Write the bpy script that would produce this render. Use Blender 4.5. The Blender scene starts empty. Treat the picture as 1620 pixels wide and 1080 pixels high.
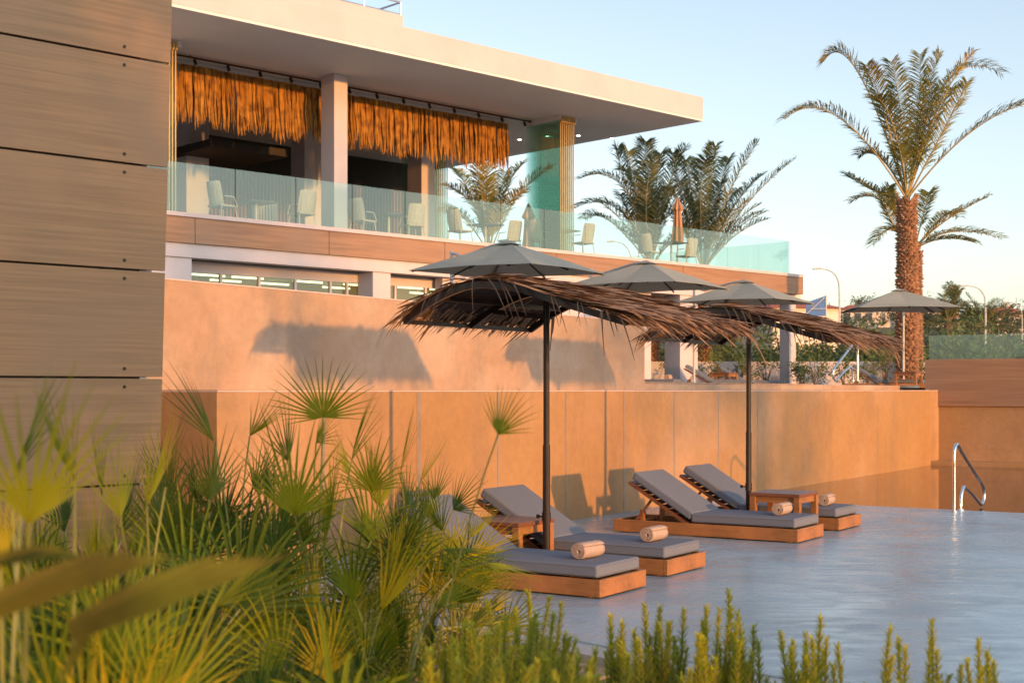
import bpy, math, random
from mathutils import Vector, Matrix, noise
R = math.radians
random.seed(7)
scene = bpy.context.scene
COL = scene.collection

# ------------------------------------------------------------------ camera, sky, sun, exposure
EYE = 1.5; FPX = 2150.0; HOR = 617.0
cam_d = bpy.data.cameras.new('camera'); cam = bpy.data.objects.new('camera', cam_d); COL.objects.link(cam)
cam.location = (0, 0, EYE); cam.rotation_euler = (R(90), 0, 0)
cam_d.sensor_width = 36; cam_d.lens = 36 * FPX / 1620; cam_d.shift_y = (HOR - 540) / 1620
cam_d.clip_start = 0.05; cam_d.clip_end = 6000
cam_d.dof.use_dof = True; cam_d.dof.focus_distance = 12.5; cam_d.dof.aperture_fstop = 4.4
scene.camera = cam

WA = R(33); Wv = Vector((math.sin(WA), math.cos(WA), 0)); Nv = Vector((-math.cos(WA), math.sin(WA), 0))
L = (Nv * 0.958 + Wv * 0.287).normalized()
SUN_EL = R(4.6); SUN = Vector((-L.x * math.cos(SUN_EL), -L.y * math.cos(SUN_EL), math.sin(SUN_EL)))
world = bpy.data.worlds.new('World'); scene.world = world; world.use_nodes = True
wn = world.node_tree.nodes; wl = world.node_tree.links
bg = wn['Background']; sky = wn.new('ShaderNodeTexSky'); sky.sky_type = 'NISHITA'; sky.sun_disc = False
sky.sun_elevation = R(28); sky.sun_rotation = math.atan2(SUN.x, SUN.y)
sky.air_density = 1.2; sky.dust_density = 1.5; sky.ozone_density = 0.3
hs = wn.new('ShaderNodeHueSaturation'); hs.inputs['Saturation'].default_value = 0.78; hs.inputs['Value'].default_value = 1.04
wl.new(sky.outputs[0], hs.inputs['Color']); wl.new(hs.outputs[0], bg.inputs[0]); bg.inputs[1].default_value = 0.15
sd = bpy.data.lights.new('sun', 'SUN'); sun = bpy.data.objects.new('sun', sd); COL.objects.link(sun)
sd.energy = 3.85; sd.angle = R(1.1); sd.color = (1.0, 0.43, 0.10)
sun.rotation_euler = (-SUN).to_track_quat('-Z', 'Y').to_euler(); sun.location = (20, -20, 12)
scene.view_settings.view_transform = 'Standard'; scene.view_settings.look = 'None'
scene.view_settings.exposure = 0.50; scene.view_settings.gamma = 1.0
scene.cycles.max_bounces = 8; scene.cycles.transparent_max_bounces = 16
scene.cycles.use_denoising = True

# ------------------------------------------------------------------ materials
def node_mat(name):
    m = bpy.data.materials.new(name); m.use_nodes = True
    nt = m.node_tree; return m, nt, nt.nodes['Principled BSDF']
def mat(name, c1, c2=None, scale=4.0, rough=0.6, stretch=(1, 1, 1), bump=0.0, bscale=None, metal=0.0,
        detail=4, spec=0.5, rvar=0.0, c3=None, s3=0.5, transl=0.0, sheen=0.0, lo=0.35, hi=0.65):
    m, nt, b = node_mat(name); n = nt.nodes; l = nt.links
    b.inputs['Roughness'].default_value = rough; b.inputs['Metallic'].default_value = metal
    b.inputs['Specular IOR Level'].default_value = spec
    if c2 is None: c2 = tuple(min(1, c * 0.8) for c in c1)
    tc = n.new('ShaderNodeTexCoord'); mp = n.new('ShaderNodeMapping'); mp.inputs['Scale'].default_value = stretch
    l.new(tc.outputs['Object'], mp.inputs[0])
    nz = n.new('ShaderNodeTexNoise'); nz.inputs['Scale'].default_value = scale; nz.inputs['Detail'].default_value = detail
    nz.inputs['Roughness'].default_value = 0.6
    l.new(mp.outputs[0], nz.inputs['Vector'])
    rp = n.new('ShaderNodeValToRGB'); rp.color_ramp.elements[0].color = (*c1, 1); rp.color_ramp.elements[1].color = (*c2, 1)
    rp.color_ramp.elements[0].position = lo; rp.color_ramp.elements[1].position = hi
    l.new(nz.outputs[0], rp.inputs[0]); out = rp.outputs[0]
    if c3 is not None:
        n3 = n.new('ShaderNodeTexNoise'); n3.inputs['Scale'].default_value = s3; n3.inputs['Detail'].default_value = 3
        l.new(tc.outputs['Object'], n3.inputs['Vector'])
        r3 = n.new('ShaderNodeValToRGB'); r3.color_ramp.elements[0].position = 0.45; r3.color_ramp.elements[1].position = 0.68
        l.new(n3.outputs[0], r3.inputs[0])
        mx = n.new('ShaderNodeMix'); mx.data_type = 'RGBA'; l.new(r3.outputs[0], mx.inputs[0]); l.new(out, mx.inputs[6])
        mx.inputs[7].default_value = (*c3, 1); out = mx.outputs[2]
    l.new(out, b.inputs['Base Color'])
    if rvar:
        mr = n.new('ShaderNodeMapRange'); mr.inputs[3].default_value = max(0.02, rough - rvar); mr.inputs[4].default_value = rough + rvar
        mr.inputs[1].default_value = 0.3; mr.inputs[2].default_value = 0.7
        l.new(nz.outputs[0], mr.inputs[0]); l.new(mr.outputs[0], b.inputs['Roughness'])
    if bump:
        bn = n.new('ShaderNodeBump'); bn.inputs['Strength'].default_value = bump; bn.inputs['Distance'].default_value = 0.02
        if bscale:
            nb = n.new('ShaderNodeTexNoise'); nb.inputs['Scale'].default_value = bscale; nb.inputs['Detail'].default_value = 4
            l.new(mp.outputs[0], nb.inputs['Vector']); l.new(nb.outputs[0], bn.inputs['Height'])
        else: l.new(nz.outputs[0], bn.inputs['Height'])
        l.new(bn.outputs[0], b.inputs['Normal'])
    if transl:
        o = n['Material Output']; t = n.new('ShaderNodeBsdfTranslucent'); l.new(out, t.inputs[0])
        ms = n.new('ShaderNodeMixShader'); ms.inputs[0].default_value = transl
        l.new(b.outputs[0], ms.inputs[1]); l.new(t.outputs[0], ms.inputs[2]); l.new(ms.outputs[0], o.inputs[0])
    return m
def glass(name, tint, refl=0.12, rough=0.0, film=0.0, filmc=(0.6, 0.85, 0.85)):
    m, nt, b = node_mat(name); n = nt.nodes; l = nt.links; n.remove(b); o = n['Material Output']
    t = n.new('ShaderNodeBsdfTransparent'); t.inputs[0].default_value = (*tint, 1)
    g = n.new('ShaderNodeBsdfGlossy'); g.inputs[0].default_value = (0.9, 1, 1, 1); g.inputs['Roughness'].default_value = rough
    lw = n.new('ShaderNodeFresnel'); lw.inputs[0].default_value = 1.5
    ad = n.new('ShaderNodeMath'); ad.operation = 'ADD'; ad.inputs[1].default_value = refl; l.new(lw.outputs[0], ad.inputs[0]); ad.use_clamp = True
    ge = n.new('ShaderNodeNewGeometry'); iv = n.new('ShaderNodeMath'); iv.operation = 'SUBTRACT'; iv.inputs[0].default_value = 1; l.new(ge.outputs['Backfacing'], iv.inputs[1])
    mu = n.new('ShaderNodeMath'); mu.operation = 'MULTIPLY'; l.new(ad.outputs[0], mu.inputs[0]); l.new(iv.outputs[0], mu.inputs[1])
    ms = n.new('ShaderNodeMixShader'); l.new(mu.outputs[0], ms.inputs[0]); l.new(t.outputs[0], ms.inputs[1]); l.new(g.outputs[0], ms.inputs[2])
    out = ms.outputs[0]
    if film:
        d = n.new('ShaderNodeBsdfDiffuse'); d.inputs[0].default_value = (*filmc, 1)
        m2 = n.new('ShaderNodeMixShader'); m2.inputs[0].default_value = film
        l.new(out, m2.inputs[1]); l.new(d.outputs[0], m2.inputs[2]); out = m2.outputs[0]
    l.new(out, o.inputs[0]); return m
def emis(name, c, s):
    m, nt, b = node_mat(name); b.inputs['Base Color'].default_value = (*c, 1)
    b.inputs['Emission Color'].default_value = (*c, 1); b.inputs['Emission Strength'].default_value = s; return m

M = {}
def plaster(name, c1, c2, c3, stain, amt, sc=1.0):
    m = mat(name, c1, c2, 0.8 * sc, 0.62, (1, 1, 1.3), 0.14, 16, detail=9, c3=c3, s3=0.55 * sc, rvar=0.12)
    nt = m.node_tree; n = nt.nodes; l = nt.links; b = n['Principled BSDF']; src = b.inputs['Base Color'].links[0].from_socket
    tc = n.new('ShaderNodeTexCoord'); mp = n.new('ShaderNodeMapping'); mp.inputs['Scale'].default_value = (0.9, 0.9, 0.45); l.new(tc.outputs['Object'], mp.inputs[0])
    a = n.new('ShaderNodeTexNoise'); a.inputs['Scale'].default_value = 1.7; a.inputs['Detail'].default_value = 9; a.inputs['Roughness'].default_value = .65; l.new(mp.outputs[0], a.inputs['Vector'])
    r1 = n.new('ShaderNodeMapRange'); r1.inputs[1].default_value = .50; r1.inputs[2].default_value = .72; r1.inputs[3].default_value = 0; r1.inputs[4].default_value = amt; l.new(a.outputs[0], r1.inputs[0])
    mx = n.new('ShaderNodeMix'); mx.data_type = 'RGBA'; l.new(r1.outputs[0], mx.inputs[0]); l.new(src, mx.inputs[6]); mx.inputs[7].default_value = (*stain, 1)
    f = n.new('ShaderNodeTexNoise'); f.inputs['Scale'].default_value = 9; f.inputs['Detail'].default_value = 10; f.inputs['Roughness'].default_value = .75; l.new(tc.outputs['Object'], f.inputs['Vector'])
    r2 = n.new('ShaderNodeMapRange'); r2.inputs[1].default_value = .35; r2.inputs[2].default_value = .7; r2.inputs[3].default_value = .86; r2.inputs[4].default_value = 1.08; l.new(f.outputs[0], r2.inputs[0])
    m2 = n.new('ShaderNodeMix'); m2.data_type = 'RGBA'; m2.blend_type = 'MULTIPLY'; m2.inputs[0].default_value = 1; l.new(mx.outputs[2], m2.inputs[6]); l.new(r2.outputs[0], m2.inputs[7])
    l.new(m2.outputs[2], b.inputs['Base Color']); return m
M['concrete'] = mat('warm_concrete', (0.36, 0.20, 0.098), (0.30, 0.165, 0.08), 0.9, 0.62, (1, 1, 1.3), 0.12, 14, detail=8,
                    c3=(0.36, 0.225, 0.125), s3=0.45, rvar=0.1)
M['concrete_up'] = mat('weathered_concrete', (0.39, 0.255, 0.165), (0.32, 0.21, 0.14), 0.8, 0.65, (1, 1, 1.5), 0.12, 14, detail=9,
                    c3=(0.41, 0.30, 0.22), s3=0.6, rvar=0.1)
M['concrete'] = plaster('warm_plaster', (0.36, 0.207, 0.09), (0.31, 0.172, 0.072), (0.39, 0.235, 0.13), (0.23, 0.145, 0.085), 0.6)
M['concrete_up'] = plaster('weathered_plaster', (0.38, 0.25, 0.165), (0.32, 0.205, 0.13), (0.42, 0.32, 0.245), (0.22, 0.175, 0.14), 0.9, 1.2)
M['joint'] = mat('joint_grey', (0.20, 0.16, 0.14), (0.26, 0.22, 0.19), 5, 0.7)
M['coping'] = mat('pale_coping', (0.55, 0.42, 0.40), (0.48, 0.37, 0.34), 4, 0.5)
M['panel'] = mat('taupe_wood_board', (0.272, 0.158, 0.078), (0.205, 0.12, 0.058), 3.4, 0.5, (0.30, 6, 15.0), 0.08, detail=15,
                    c3=(0.232, 0.142, 0.078), s3=1.2, lo=0.40, hi=0.60)
M['clad_side'] = mat('brown_side_cladding', (0.30, 0.17, 0.10), (0.20, 0.11, 0.065), 1.6, 0.5, (4, .35, 9), 0.05, detail=8, c3=(0.26, 0.16, 0.11), s3=0.35)
M['clad'] = mat('brown_wood_cladding', (0.30, 0.17, 0.10), (0.21, 0.115, 0.068), 1.6, 0.5, (0.5, 4, 8), 0.05, detail=8,
                    c3=(0.26, 0.16, 0.11), s3=0.35)
M['white'] = mat('white_render', (0.48, 0.435, 0.465), (0.44, 0.40, 0.425), 1.2, 0.7, bump=0.04, bscale=30)
M['soffit'] = mat('soffit_render', (0.60, 0.60, 0.60), (0.56, 0.56, 0.56), 0.7, 0.8)
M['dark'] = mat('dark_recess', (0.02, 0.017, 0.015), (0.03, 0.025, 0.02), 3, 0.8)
M['black'] = mat('black_metal', (0.018, 0.016, 0.016), (0.03, 0.025, 0.022), 8, 0.35, metal=0.6)
M['pole'] = mat('dark_bronze_pole', (0.028, 0.02, 0.017), (0.04, 0.028, 0.022), 8, 0.3, metal=0.4)
M['teak'] = mat('oiled_teak', (0.30, 0.132, 0.042), (0.19, 0.08, 0.027), 3.5, 0.42, (0.7, 9, 9), 0.06, detail=8, c3=(0.36, 0.15, 0.05), s3=3)
M['teakdark'] = mat('table_teak', (0.19, 0.07, 0.032), (0.12, 0.045, 0.022), 3.5, 0.4, (0.7, 9, 9), 0.06, detail=8)
M['cushion'] = mat('grey_cushion', (0.135, 0.155, 0.205), (0.12, 0.137, 0.18), 160, 0.85, bump=0.25, detail=2)
M['towel'] = mat('pale_towel', (0.45, 0.34, 0.29), (0.36, 0.27, 0.23), 60, 0.95, bump=0.6, bscale=140)
M['towel_in'] = mat('towel_shadow_fold', (0.30, 0.20, 0.17), (0.4, 0.28, 0.24), 60, 0.95)
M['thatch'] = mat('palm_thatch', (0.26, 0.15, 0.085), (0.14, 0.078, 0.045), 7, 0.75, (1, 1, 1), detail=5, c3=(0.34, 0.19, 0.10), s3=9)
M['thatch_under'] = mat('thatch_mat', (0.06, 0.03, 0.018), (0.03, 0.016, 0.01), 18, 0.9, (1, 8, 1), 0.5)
M['curtain'] = mat('raffia_curtain', (0.46, 0.225, 0.03), (0.30, 0.13, 0.016), 6, 0.75, (2, 2, .4), detail=5, c3=(0.16, 0.065, 0.012), s3=5, transl=0.15)
M['canvas'] = mat('grey_canvas', (0.29, 0.305, 0.275), (0.26, 0.275, 0.245), 2.0, 0.85, bump=0.1, transl=0.06)
M['canvas_or'] = mat('tan_canvas', (0.42, 0.24, 0.14), (0.36, 0.2, 0.12), 4, 0.85)
M['chrome'] = mat('polished_steel', (0.8, 0.8, 0.8), (0.78, 0.78, 0.78), 3, 0.1, metal=1.0)
M['steel'] = mat('brushed_steel', (0.5, 0.5, 0.5), (0.45, 0.45, 0.45), 8, 0.3, metal=0.9)
M['rail_glass'] = glass('balustrade_glass', (0.86, 0.95, 0.945), 0.06, film=0.045, filmc=(0.45, 0.75, 0.75))
M['stack_glass'] = glass('folded_glass', (0.90, 0.975, 0.955), 0.04, film=0.05, filmc=(0.5, 0.65, 0.5))
M['wall_glass'] = glass('splash_glass', (0.88, 0.92, 0.90), 0.04)
M['window'] = glass('shop_glass', (0.80, 0.88, 0.72), 0.05, film=0.16, filmc=(.42, .42, .26))
M['brass'] = mat('bronze_frame', (0.55, 0.36, 0.14), (0.45, 0.3, 0.12), 6, 0.35, metal=0.5)
M['room'] = mat('room_plaster', (0.30, 0.29, 0.17), (0.26, 0.25, 0.15), 1, 0.8)
M['tube'] = emis('lit_tube', (1.0, 0.93, 0.75), 2.2)
M['spot'] = emis('lit_downlight', (1.0, 0.93, 0.8), 9.0)
M['rope'] = mat('beige_rope', (0.50, 0.40, 0.30), (0.40, 0.31, 0.24), 30, 0.8, (1, 1, .2), bump=.3)
M['paleleg'] = mat('pale_metal', (0.55, 0.47, 0.38), (0.5, 0.42, 0.34), 8, 0.5)
M['tabletop'] = mat('slate_tabletop', (0.07, 0.07, 0.07), (0.05, 0.05, 0.055), 5, 0.35)
M['soil'] = mat('garden_soil', (0.12, 0.075, 0.045), (0.05, 0.03, 0.02), 9, 0.95, bump=0.8, bscale=30, detail=8, c3=(0.2, 0.13, 0.08), s3=2)
M['terr'] = mat('pale_paving', (0.36, 0.30, 0.26), (0.30, 0.25, 0.22), 1.3, 0.6)
M['scrub'] = mat('dry_scrub', (0.10, 0.10, 0.045), (0.17, 0.14, 0.08), 0.06, 0.95, detail=8, c3=(0.05, 0.07, 0.03), s3=0.03)
M['bark'] = mat('palm_bark', (0.38, 0.21, 0.12), (0.20, 0.105, 0.06), 10, 0.85, bump=0.5, bscale=30)
M['bark2'] = mat('tree_bark', (0.16, 0.11, 0.07), (0.09, 0.06, 0.04), 10, 0.9)
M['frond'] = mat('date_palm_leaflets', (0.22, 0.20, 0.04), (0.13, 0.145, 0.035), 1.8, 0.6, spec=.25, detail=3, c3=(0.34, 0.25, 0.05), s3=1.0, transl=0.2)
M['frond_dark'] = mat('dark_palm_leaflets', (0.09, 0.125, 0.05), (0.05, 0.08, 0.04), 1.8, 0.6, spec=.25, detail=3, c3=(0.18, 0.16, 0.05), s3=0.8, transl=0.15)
M['rachis'] = mat('palm_midrib', (0.32, 0.24, 0.08), (0.24, 0.18, 0.07), 3, 0.5)
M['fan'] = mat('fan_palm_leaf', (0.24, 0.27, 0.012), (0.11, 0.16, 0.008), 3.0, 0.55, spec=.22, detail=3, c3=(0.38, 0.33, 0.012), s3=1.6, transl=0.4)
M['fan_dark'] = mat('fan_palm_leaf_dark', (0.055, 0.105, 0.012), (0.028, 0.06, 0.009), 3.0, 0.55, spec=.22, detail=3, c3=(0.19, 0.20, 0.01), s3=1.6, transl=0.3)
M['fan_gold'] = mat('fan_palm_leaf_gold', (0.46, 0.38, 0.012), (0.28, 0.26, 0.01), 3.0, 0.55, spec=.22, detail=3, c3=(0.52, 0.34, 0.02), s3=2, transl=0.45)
M['blade'] = mat('old_palm_blade', (0.105, 0.09, 0.006), (0.06, 0.055, 0.004), 9.0, 0.6, spec=.2, detail=3, c3=(0.14, 0.14, 0.01), s3=7, transl=.3)
M['petiole'] = mat('fan_palm_stalk', (0.24, 0.23, 0.05), (0.14, 0.15, 0.04), 6, 0.5)
M['rosemary'] = mat('rosemary_needles', (0.36, 0.40, 0.03), (0.56, 0.50, 0.03), 5, 0.7, detail=3, c3=(0.20, 0.29, 0.04), s3=3, transl=0.5)
M['twig'] = mat('woody_twig', (0.20, 0.13, 0.07), (0.14, 0.09, 0.05), 8, 0.8)
M['leaf'] = mat('shrub_leaf', (0.11, 0.15, 0.035), (0.06, 0.09, 0.022), 1.5, 0.6, detail=3, c3=(0.12, 0.14, 0.035), s3=0.6, transl=0.25)
M['leaf_far'] = mat('far_tree_leaf', (0.06, 0.075, 0.03), (0.035, 0.048, 0.022), 0.5, 0.8, detail=4, c3=(0.11, 0.10, 0.035), s3=0.25, transl=0.15)
M['red_roof'] = mat('red_roof_tiles', (0.42, 0.11, 0.06), (0.32, 0.09, 0.05), 1.5, 0.8)
M['house'] = mat('cream_house_wall', (0.68, 0.56, 0.46), (0.62, 0.50, 0.42), 0.5, 0.8)
M['pane'] = mat('dark_window_pane', (0.05, 0.06, 0.08), (0.08, 0.09, 0.1), 1, 0.15)
M['blue'] = mat('blue_board', (0.07, 0.17, 0.40), (0.06, 0.14, 0.34), 1, 0.6)
M['lamp_post'] = mat('galvanised_post', (0.45, 0.46, 0.46), (0.4, 0.4, 0.4), 2, 0.5)

def deck_mat():
    m, nt, b = node_mat('wet_microcement'); n = nt.nodes; l = nt.links
    tc = n.new('ShaderNodeTexCoord'); mp = n.new('ShaderNodeMapping'); mp.inputs['Scale'].default_value = (1.0, 1.0, 1)
    l.new(tc.outputs['Object'], mp.inputs[0])
    a = n.new('ShaderNodeTexNoise'); a.inputs['Scale'].default_value = 0.9; a.inputs['Detail'].default_value = 8; a.inputs['Distortion'].default_value = 0.8
    l.new(mp.outputs[0], a.inputs['Vector'])
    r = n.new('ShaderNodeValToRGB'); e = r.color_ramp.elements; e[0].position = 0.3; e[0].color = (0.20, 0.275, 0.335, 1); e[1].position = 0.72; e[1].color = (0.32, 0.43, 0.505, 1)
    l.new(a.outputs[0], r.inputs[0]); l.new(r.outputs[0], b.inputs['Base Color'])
    mp2 = n.new('ShaderNodeMapping'); mp2.inputs['Scale'].default_value = (1.0, 2.2, 1); mp2.inputs['Rotation'].default_value = (0, 0, R(-57))
    l.new(tc.outputs['Object'], mp2.inputs[0])
    c = n.new('ShaderNodeTexNoise'); c.inputs['Scale'].default_value = 2.2; c.inputs['Detail'].default_value = 6; c.inputs['Distortion'].default_value = 1.2
    l.new(mp2.outputs[0], c.inputs['Vector'])
    mr = n.new('ShaderNodeMapRange'); mr.inputs[1].default_value = 0.35; mr.inputs[2].default_value = 0.65; mr.inputs[3].default_value = 0.20; mr.inputs[4].default_value = 0.36
    l.new(c.outputs[0], mr.inputs[0]); l.new(mr.outputs[0], b.inputs['Roughness'])
    bp = n.new('ShaderNodeBump'); bp.inputs['Strength'].default_value = 0.08; bp.inputs['Distance'].default_value = 0.02
    l.new(c.outputs[0], bp.inputs['Height']); l.new(bp.outputs[0], b.inputs['Normal'])
    b.inputs['Specular IOR Level'].default_value = 0.6
    return m
def water_mat():
    m, nt, b = node_mat('pool_water'); n = nt.nodes; l = nt.links
    b.inputs['Base Color'].default_value = (0.09, 0.055, 0.035, 1); b.inputs['Roughness'].default_value = 0.03
    b.inputs['IOR'].default_value = 1.4
    tc = n.new('ShaderNodeTexCoord'); c = n.new('ShaderNodeTexNoise'); c.inputs['Scale'].default_value = 2.0; c.inputs['Detail'].default_value = 3
    l.new(tc.outputs['Object'], c.inputs['Vector'])
    bp = n.new('ShaderNodeBump'); bp.inputs['Strength'].default_value = 0.03; bp.inputs['Distance'].default_value = 0.02
    l.new(c.outputs[0], bp.inputs['Height']); l.new(bp.outputs[0], b.inputs['Normal'])
    return m
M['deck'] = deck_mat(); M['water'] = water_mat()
M['border'] = mat('pale_border', (0.36, 0.38, 0.40), (0.30, 0.32, 0.34), 3, 0.35)
M['kerbstone'] = mat('sandy_stone', (0.36, 0.25, 0.17), (0.22, 0.15, 0.1), 5, 0.85, bump=.5, bscale=20)

# ------------------------------------------------------------------ mesh helpers
class MB:
    def __init__(s, off=(0, 0, 0)): s.v = []; s.f = []; s.off = Vector(off)
    def add(s, vs, fs):
        k = len(s.v); s.v += [Vector(a) - s.off for a in vs]; s.f += [tuple(i + k for i in f) for f in fs]
    def box(s, x0, x1, y0, y1, z0, z1):
        s.add([(x, y, z) for z in (z0, z1) for y in (y0, y1) for x in (x0, x1)],
              [(0, 2, 3, 1), (4, 5, 7, 6), (0, 1, 5, 4), (2, 6, 7, 3), (1, 3, 7, 5), (0, 4, 6, 2)])
    def obox(s, c, ax, ay, az):        # centre and three half-axis vectors
        c = Vector(c); ax = Vector(ax); ay = Vector(ay); az = Vector(az)
        s.add([c + ax * i + ay * j + az * k for k in (-1, 1) for j in (-1, 1) for i in (-1, 1)],
              [(0, 2, 3, 1), (4, 5, 7, 6), (0, 1, 5, 4), (2, 6, 7, 3), (1, 3, 7, 5), (0, 4, 6, 2)])
    def bar(s, a, b, w, h, up=(0, 0, 1)):
        a = Vector(a); b = Vector(b); d = (b - a); t = d.normalized(); side = t.cross(Vector(up))
        if side.length < 1e-4: side = t.cross(Vector((1, 0, 0)))
        side.normalize(); u = side.cross(t)
        s.obox((a + b) / 2, d / 2, side * w / 2, u * h / 2)
    def prism(s, pts, z0, z1):
        n = len(pts); vs = [(p[0], p[1], z0) for p in pts] + [(p[0], p[1], z1) for p in pts]
        fs = [tuple(range(n - 1, -1, -1)), tuple(range(n, 2 * n))] + [(i, (i + 1) % n, n + (i + 1) % n, n + i) for i in range(n)]
        s.add(vs, fs)
    def sheet(s, pts, z): s.add([(p[0], p[1], z) for p in pts], [tuple(range(len(pts)))])
    def tube(s, pts, rad, seg=8, cap=True):
        pts = [Vector(p) for p in pts]; n = len(pts)
        rs = rad if isinstance(rad, (list, tuple)) else [rad] * n
        base = len(s.v); vs = []; prev = None
        for i, p in enumerate(pts):
            t = (pts[min(i + 1, n - 1)] - pts[max(i - 1, 0)]).normalized()
            if prev is None:
                ref = Vector((0, 0, 1)) if abs(t.z) < 0.9 else Vector((1, 0, 0)); a = t.cross(ref).normalized()
            else:
                a = (prev - t * prev.dot(t)); a = a.normalized() if a.length > 1e-6 else t.orthogonal().normalized()
            prev = a; b = t.cross(a)
            for k in range(seg):
                an = 2 * math.pi * k / seg; vs.append(p + (a * math.cos(an) + b * math.sin(an)) * rs[i])
        fs = [(i * seg + k, i * seg + (k + 1) % seg, (i + 1) * seg + (k + 1) % seg, (i + 1) * seg + k) for i in range(n - 1) for k in range(seg)]
        if cap: fs += [tuple(range(seg - 1, -1, -1)), tuple((n - 1) * seg + k for k in range(seg))]
        s.add(vs, fs)
    def ribbon(s, pts, ws, side, fold=0.0, nrm=None):
        n = len(pts); vs = []; fs = []
        if fold and nrm is not None:
            for p, w in zip(pts, ws): vs += [p - side * w + nrm * fold * w, p, p + side * w + nrm * fold * w]
            for i in range(n - 1):
                for k in (0, 1): fs.append((3 * i + k, 3 * i + k + 1, 3 * i + k + 4, 3 * i + k + 3))
        else:
            for p, w in zip(pts, ws): vs += [p - side * w, p + side * w]
            fs = [(2 * i, 2 * i + 1, 2 * i + 3, 2 * i + 2) for i in range(n - 1)]
        s.add(vs, fs)
    def build(s, name, m, parent=None, smooth=False, bevel=0.0, seg=2):
        me = bpy.data.meshes.new(name); me.from_pydata([tuple(v) for v in s.v], [], s.f)
        ms = m if isinstance(m, (list, tuple)) else [m]
        for q in ms: me.materials.append(q)
        if smooth: me.polygons.foreach_set('use_smooth', [True] * len(me.polygons))
        me.update(); o = bpy.data.objects.new(name, me); COL.objects.link(o)
        if parent: o.parent = parent
        if bevel:
            b = o.modifiers.new('bevel', 'BEVEL'); b.width = bevel; b.segments = seg; b.limit_method = 'ANGLE'; b.angle_limit = R(40)
            b.harden_normals = False
        return o
def tag(o, label, cat, group=None, kind=None):
    if label: o['label'] = label
    if cat: o['category'] = cat
    if group: o['group'] = group
    if kind: o['kind'] = kind
    return o
def struct(o, kind='structure'): o['kind'] = kind; return o
def thing(name, label, cat, loc=(0, 0, 0), rz=0.0, group=None):
    o = bpy.data.objects.new(name, None); COL.objects.link(o); o.location = loc; o.rotation_euler = (0, 0, rz)
    o.empty_display_size = 0.2
    return tag(o, label, cat, group)
KIDS = {}
def copy_tree(o, loc=None, rz=None, label=None, group=None, scale=None, parent=None):
    c = o.copy(); COL.objects.link(c)
    if parent: c.parent = parent
    for ch in [x for x in list(scene.objects) if x.parent == o]: copy_tree(ch, parent=c)
    if loc is not None: c.location = loc
    if rz is not None: c.rotation_euler = (0, 0, rz)
    if label: c['label'] = label
    if group: c['group'] = group
    if scale: c.scale = (scale,) * 3
    return c
def at(px, py, d): return Vector(((px - 810) / FPX * d, d, EYE - (py - HOR) / FPX * d))
def rnd(a, b): return random.uniform(a, b)
# two plan frames: W = concrete walls and loungers, B = hotel building. x runs along the face, y away from the pool
P0 = Vector((0.616, 15.58, 0)); RW = math.atan2(Wv.y, Wv.x)
def wf(s, q, z=0.0): return P0 + Wv * s + Nv * q + Vector((0, 0, z))
RB = R(43.5); Bv = Vector((math.cos(RB), math.sin(RB), 0)); Bn = Vector((-math.sin(RB), math.cos(RB), 0)); NB = 26.57
OB = Bn * NB
def bf(s, q, z=0.0): return OB + Bv * s + Bn * q + Vector((0, 0, z))
def sB(px, q):                      # where the sight line of a photo column meets the plane q
    k = (px - 810) / FPX; n = -(NB + q)
    return -n * (-math.sin(RB) * -1 + math.cos(RB) * k) / (math.cos(RB) - math.sin(RB) * k)

# ------------------------------------------------------------------ ground, deck, pool, terraces
g = MB(); far = [(-900, -900), (900, -900), (900, 16), (-900, 16)]
g.sheet(far, -0.16); struct(g.build('ground', M['soil']))
T = 1.55
g = MB()
a = wf(-60, 0.95); b = wf(15.3, 0.95); c = wf(15.3, -60); d = wf(70, -60)
e = wf(70, 60); f = wf(-60, 60)
g.sheet([a, b, c, d, e, f], T); struct(g.build('terrace_paving', M['terr']))
# far terrain: gentle rise to a low hill
nx, ny = 60, 40; g = MB(); vs = []; fs = []
for j in range(ny):
    for i in range(nx):
        x = -700 + 1500 * i / (nx - 1); y = 55 + (j / (ny - 1)) ** 2 * 1300
        h = 1.0 + 17 * (1 - math.exp(-max(0, y - 110) / 170.0)) + 5 * noise.noise(Vector((x / 160, y / 160, 0))) * min(1, max(0, y - 90) / 150)
        vs.append((x, y, h if y > 56 else 1.3))
for j in range(ny - 1):
    for i in range(nx - 1): k = j * nx + i; fs.append((k, k + 1, k + nx + 1, k + nx))
g.add(vs, fs); struct(g.build('hills', M['scrub'], smooth=True))
def hill_z(x, y): return 1.0 + 17 * (1 - math.exp(-max(0, y - 110) / 170.0)) + 5 * noise.noise(Vector((x / 160, y / 160, 0))) * min(1, max(0, y - 90) / 150)

DE = 3.95                              # far edge of the sunken deck
corner = wf(-5.5, 0); de_l = wf(DE, 0); de_r = wf(DE, -16)
nd = Vector((0.70, -0.71, 0)).normalized()
nearA = corner + nd * 0.0; nearB = corner + nd * 22
g = MB(); g.prism([(p.x, p.y) for p in (corner, nearB, de_r, de_l)], -0.3, 0.0)
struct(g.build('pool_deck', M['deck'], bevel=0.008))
bo = Vector((-nd.y, nd.x, 0)) * -1     # pale border just outside the deck, then rough stone edging
bo = Vector((nd.y, -nd.x, 0))
g = MB(); q0 = corner; q1 = nearB
g.prism([(p.x, p.y) for p in (q0, q0 + bo * 0.24, q1 + bo * 0.24, q1)], -0.3, -0.012)
struct(g.build('deck_border', M['border']))
g = MB()
for k in range(48):
    a = q0 + bo * 0.26 + nd * (k * 0.46); b = a + nd * 0.44; w = 0.26 + rnd(-.03, .03); h = -0.05 + rnd(-.015, .015)
    g.prism([(p.x, p.y) for p in (a, a + bo * w, b + bo * w, b)], -0.3, h)
struct(g.build('stone_edging', M['kerbstone'], bevel=0.015))
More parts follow.
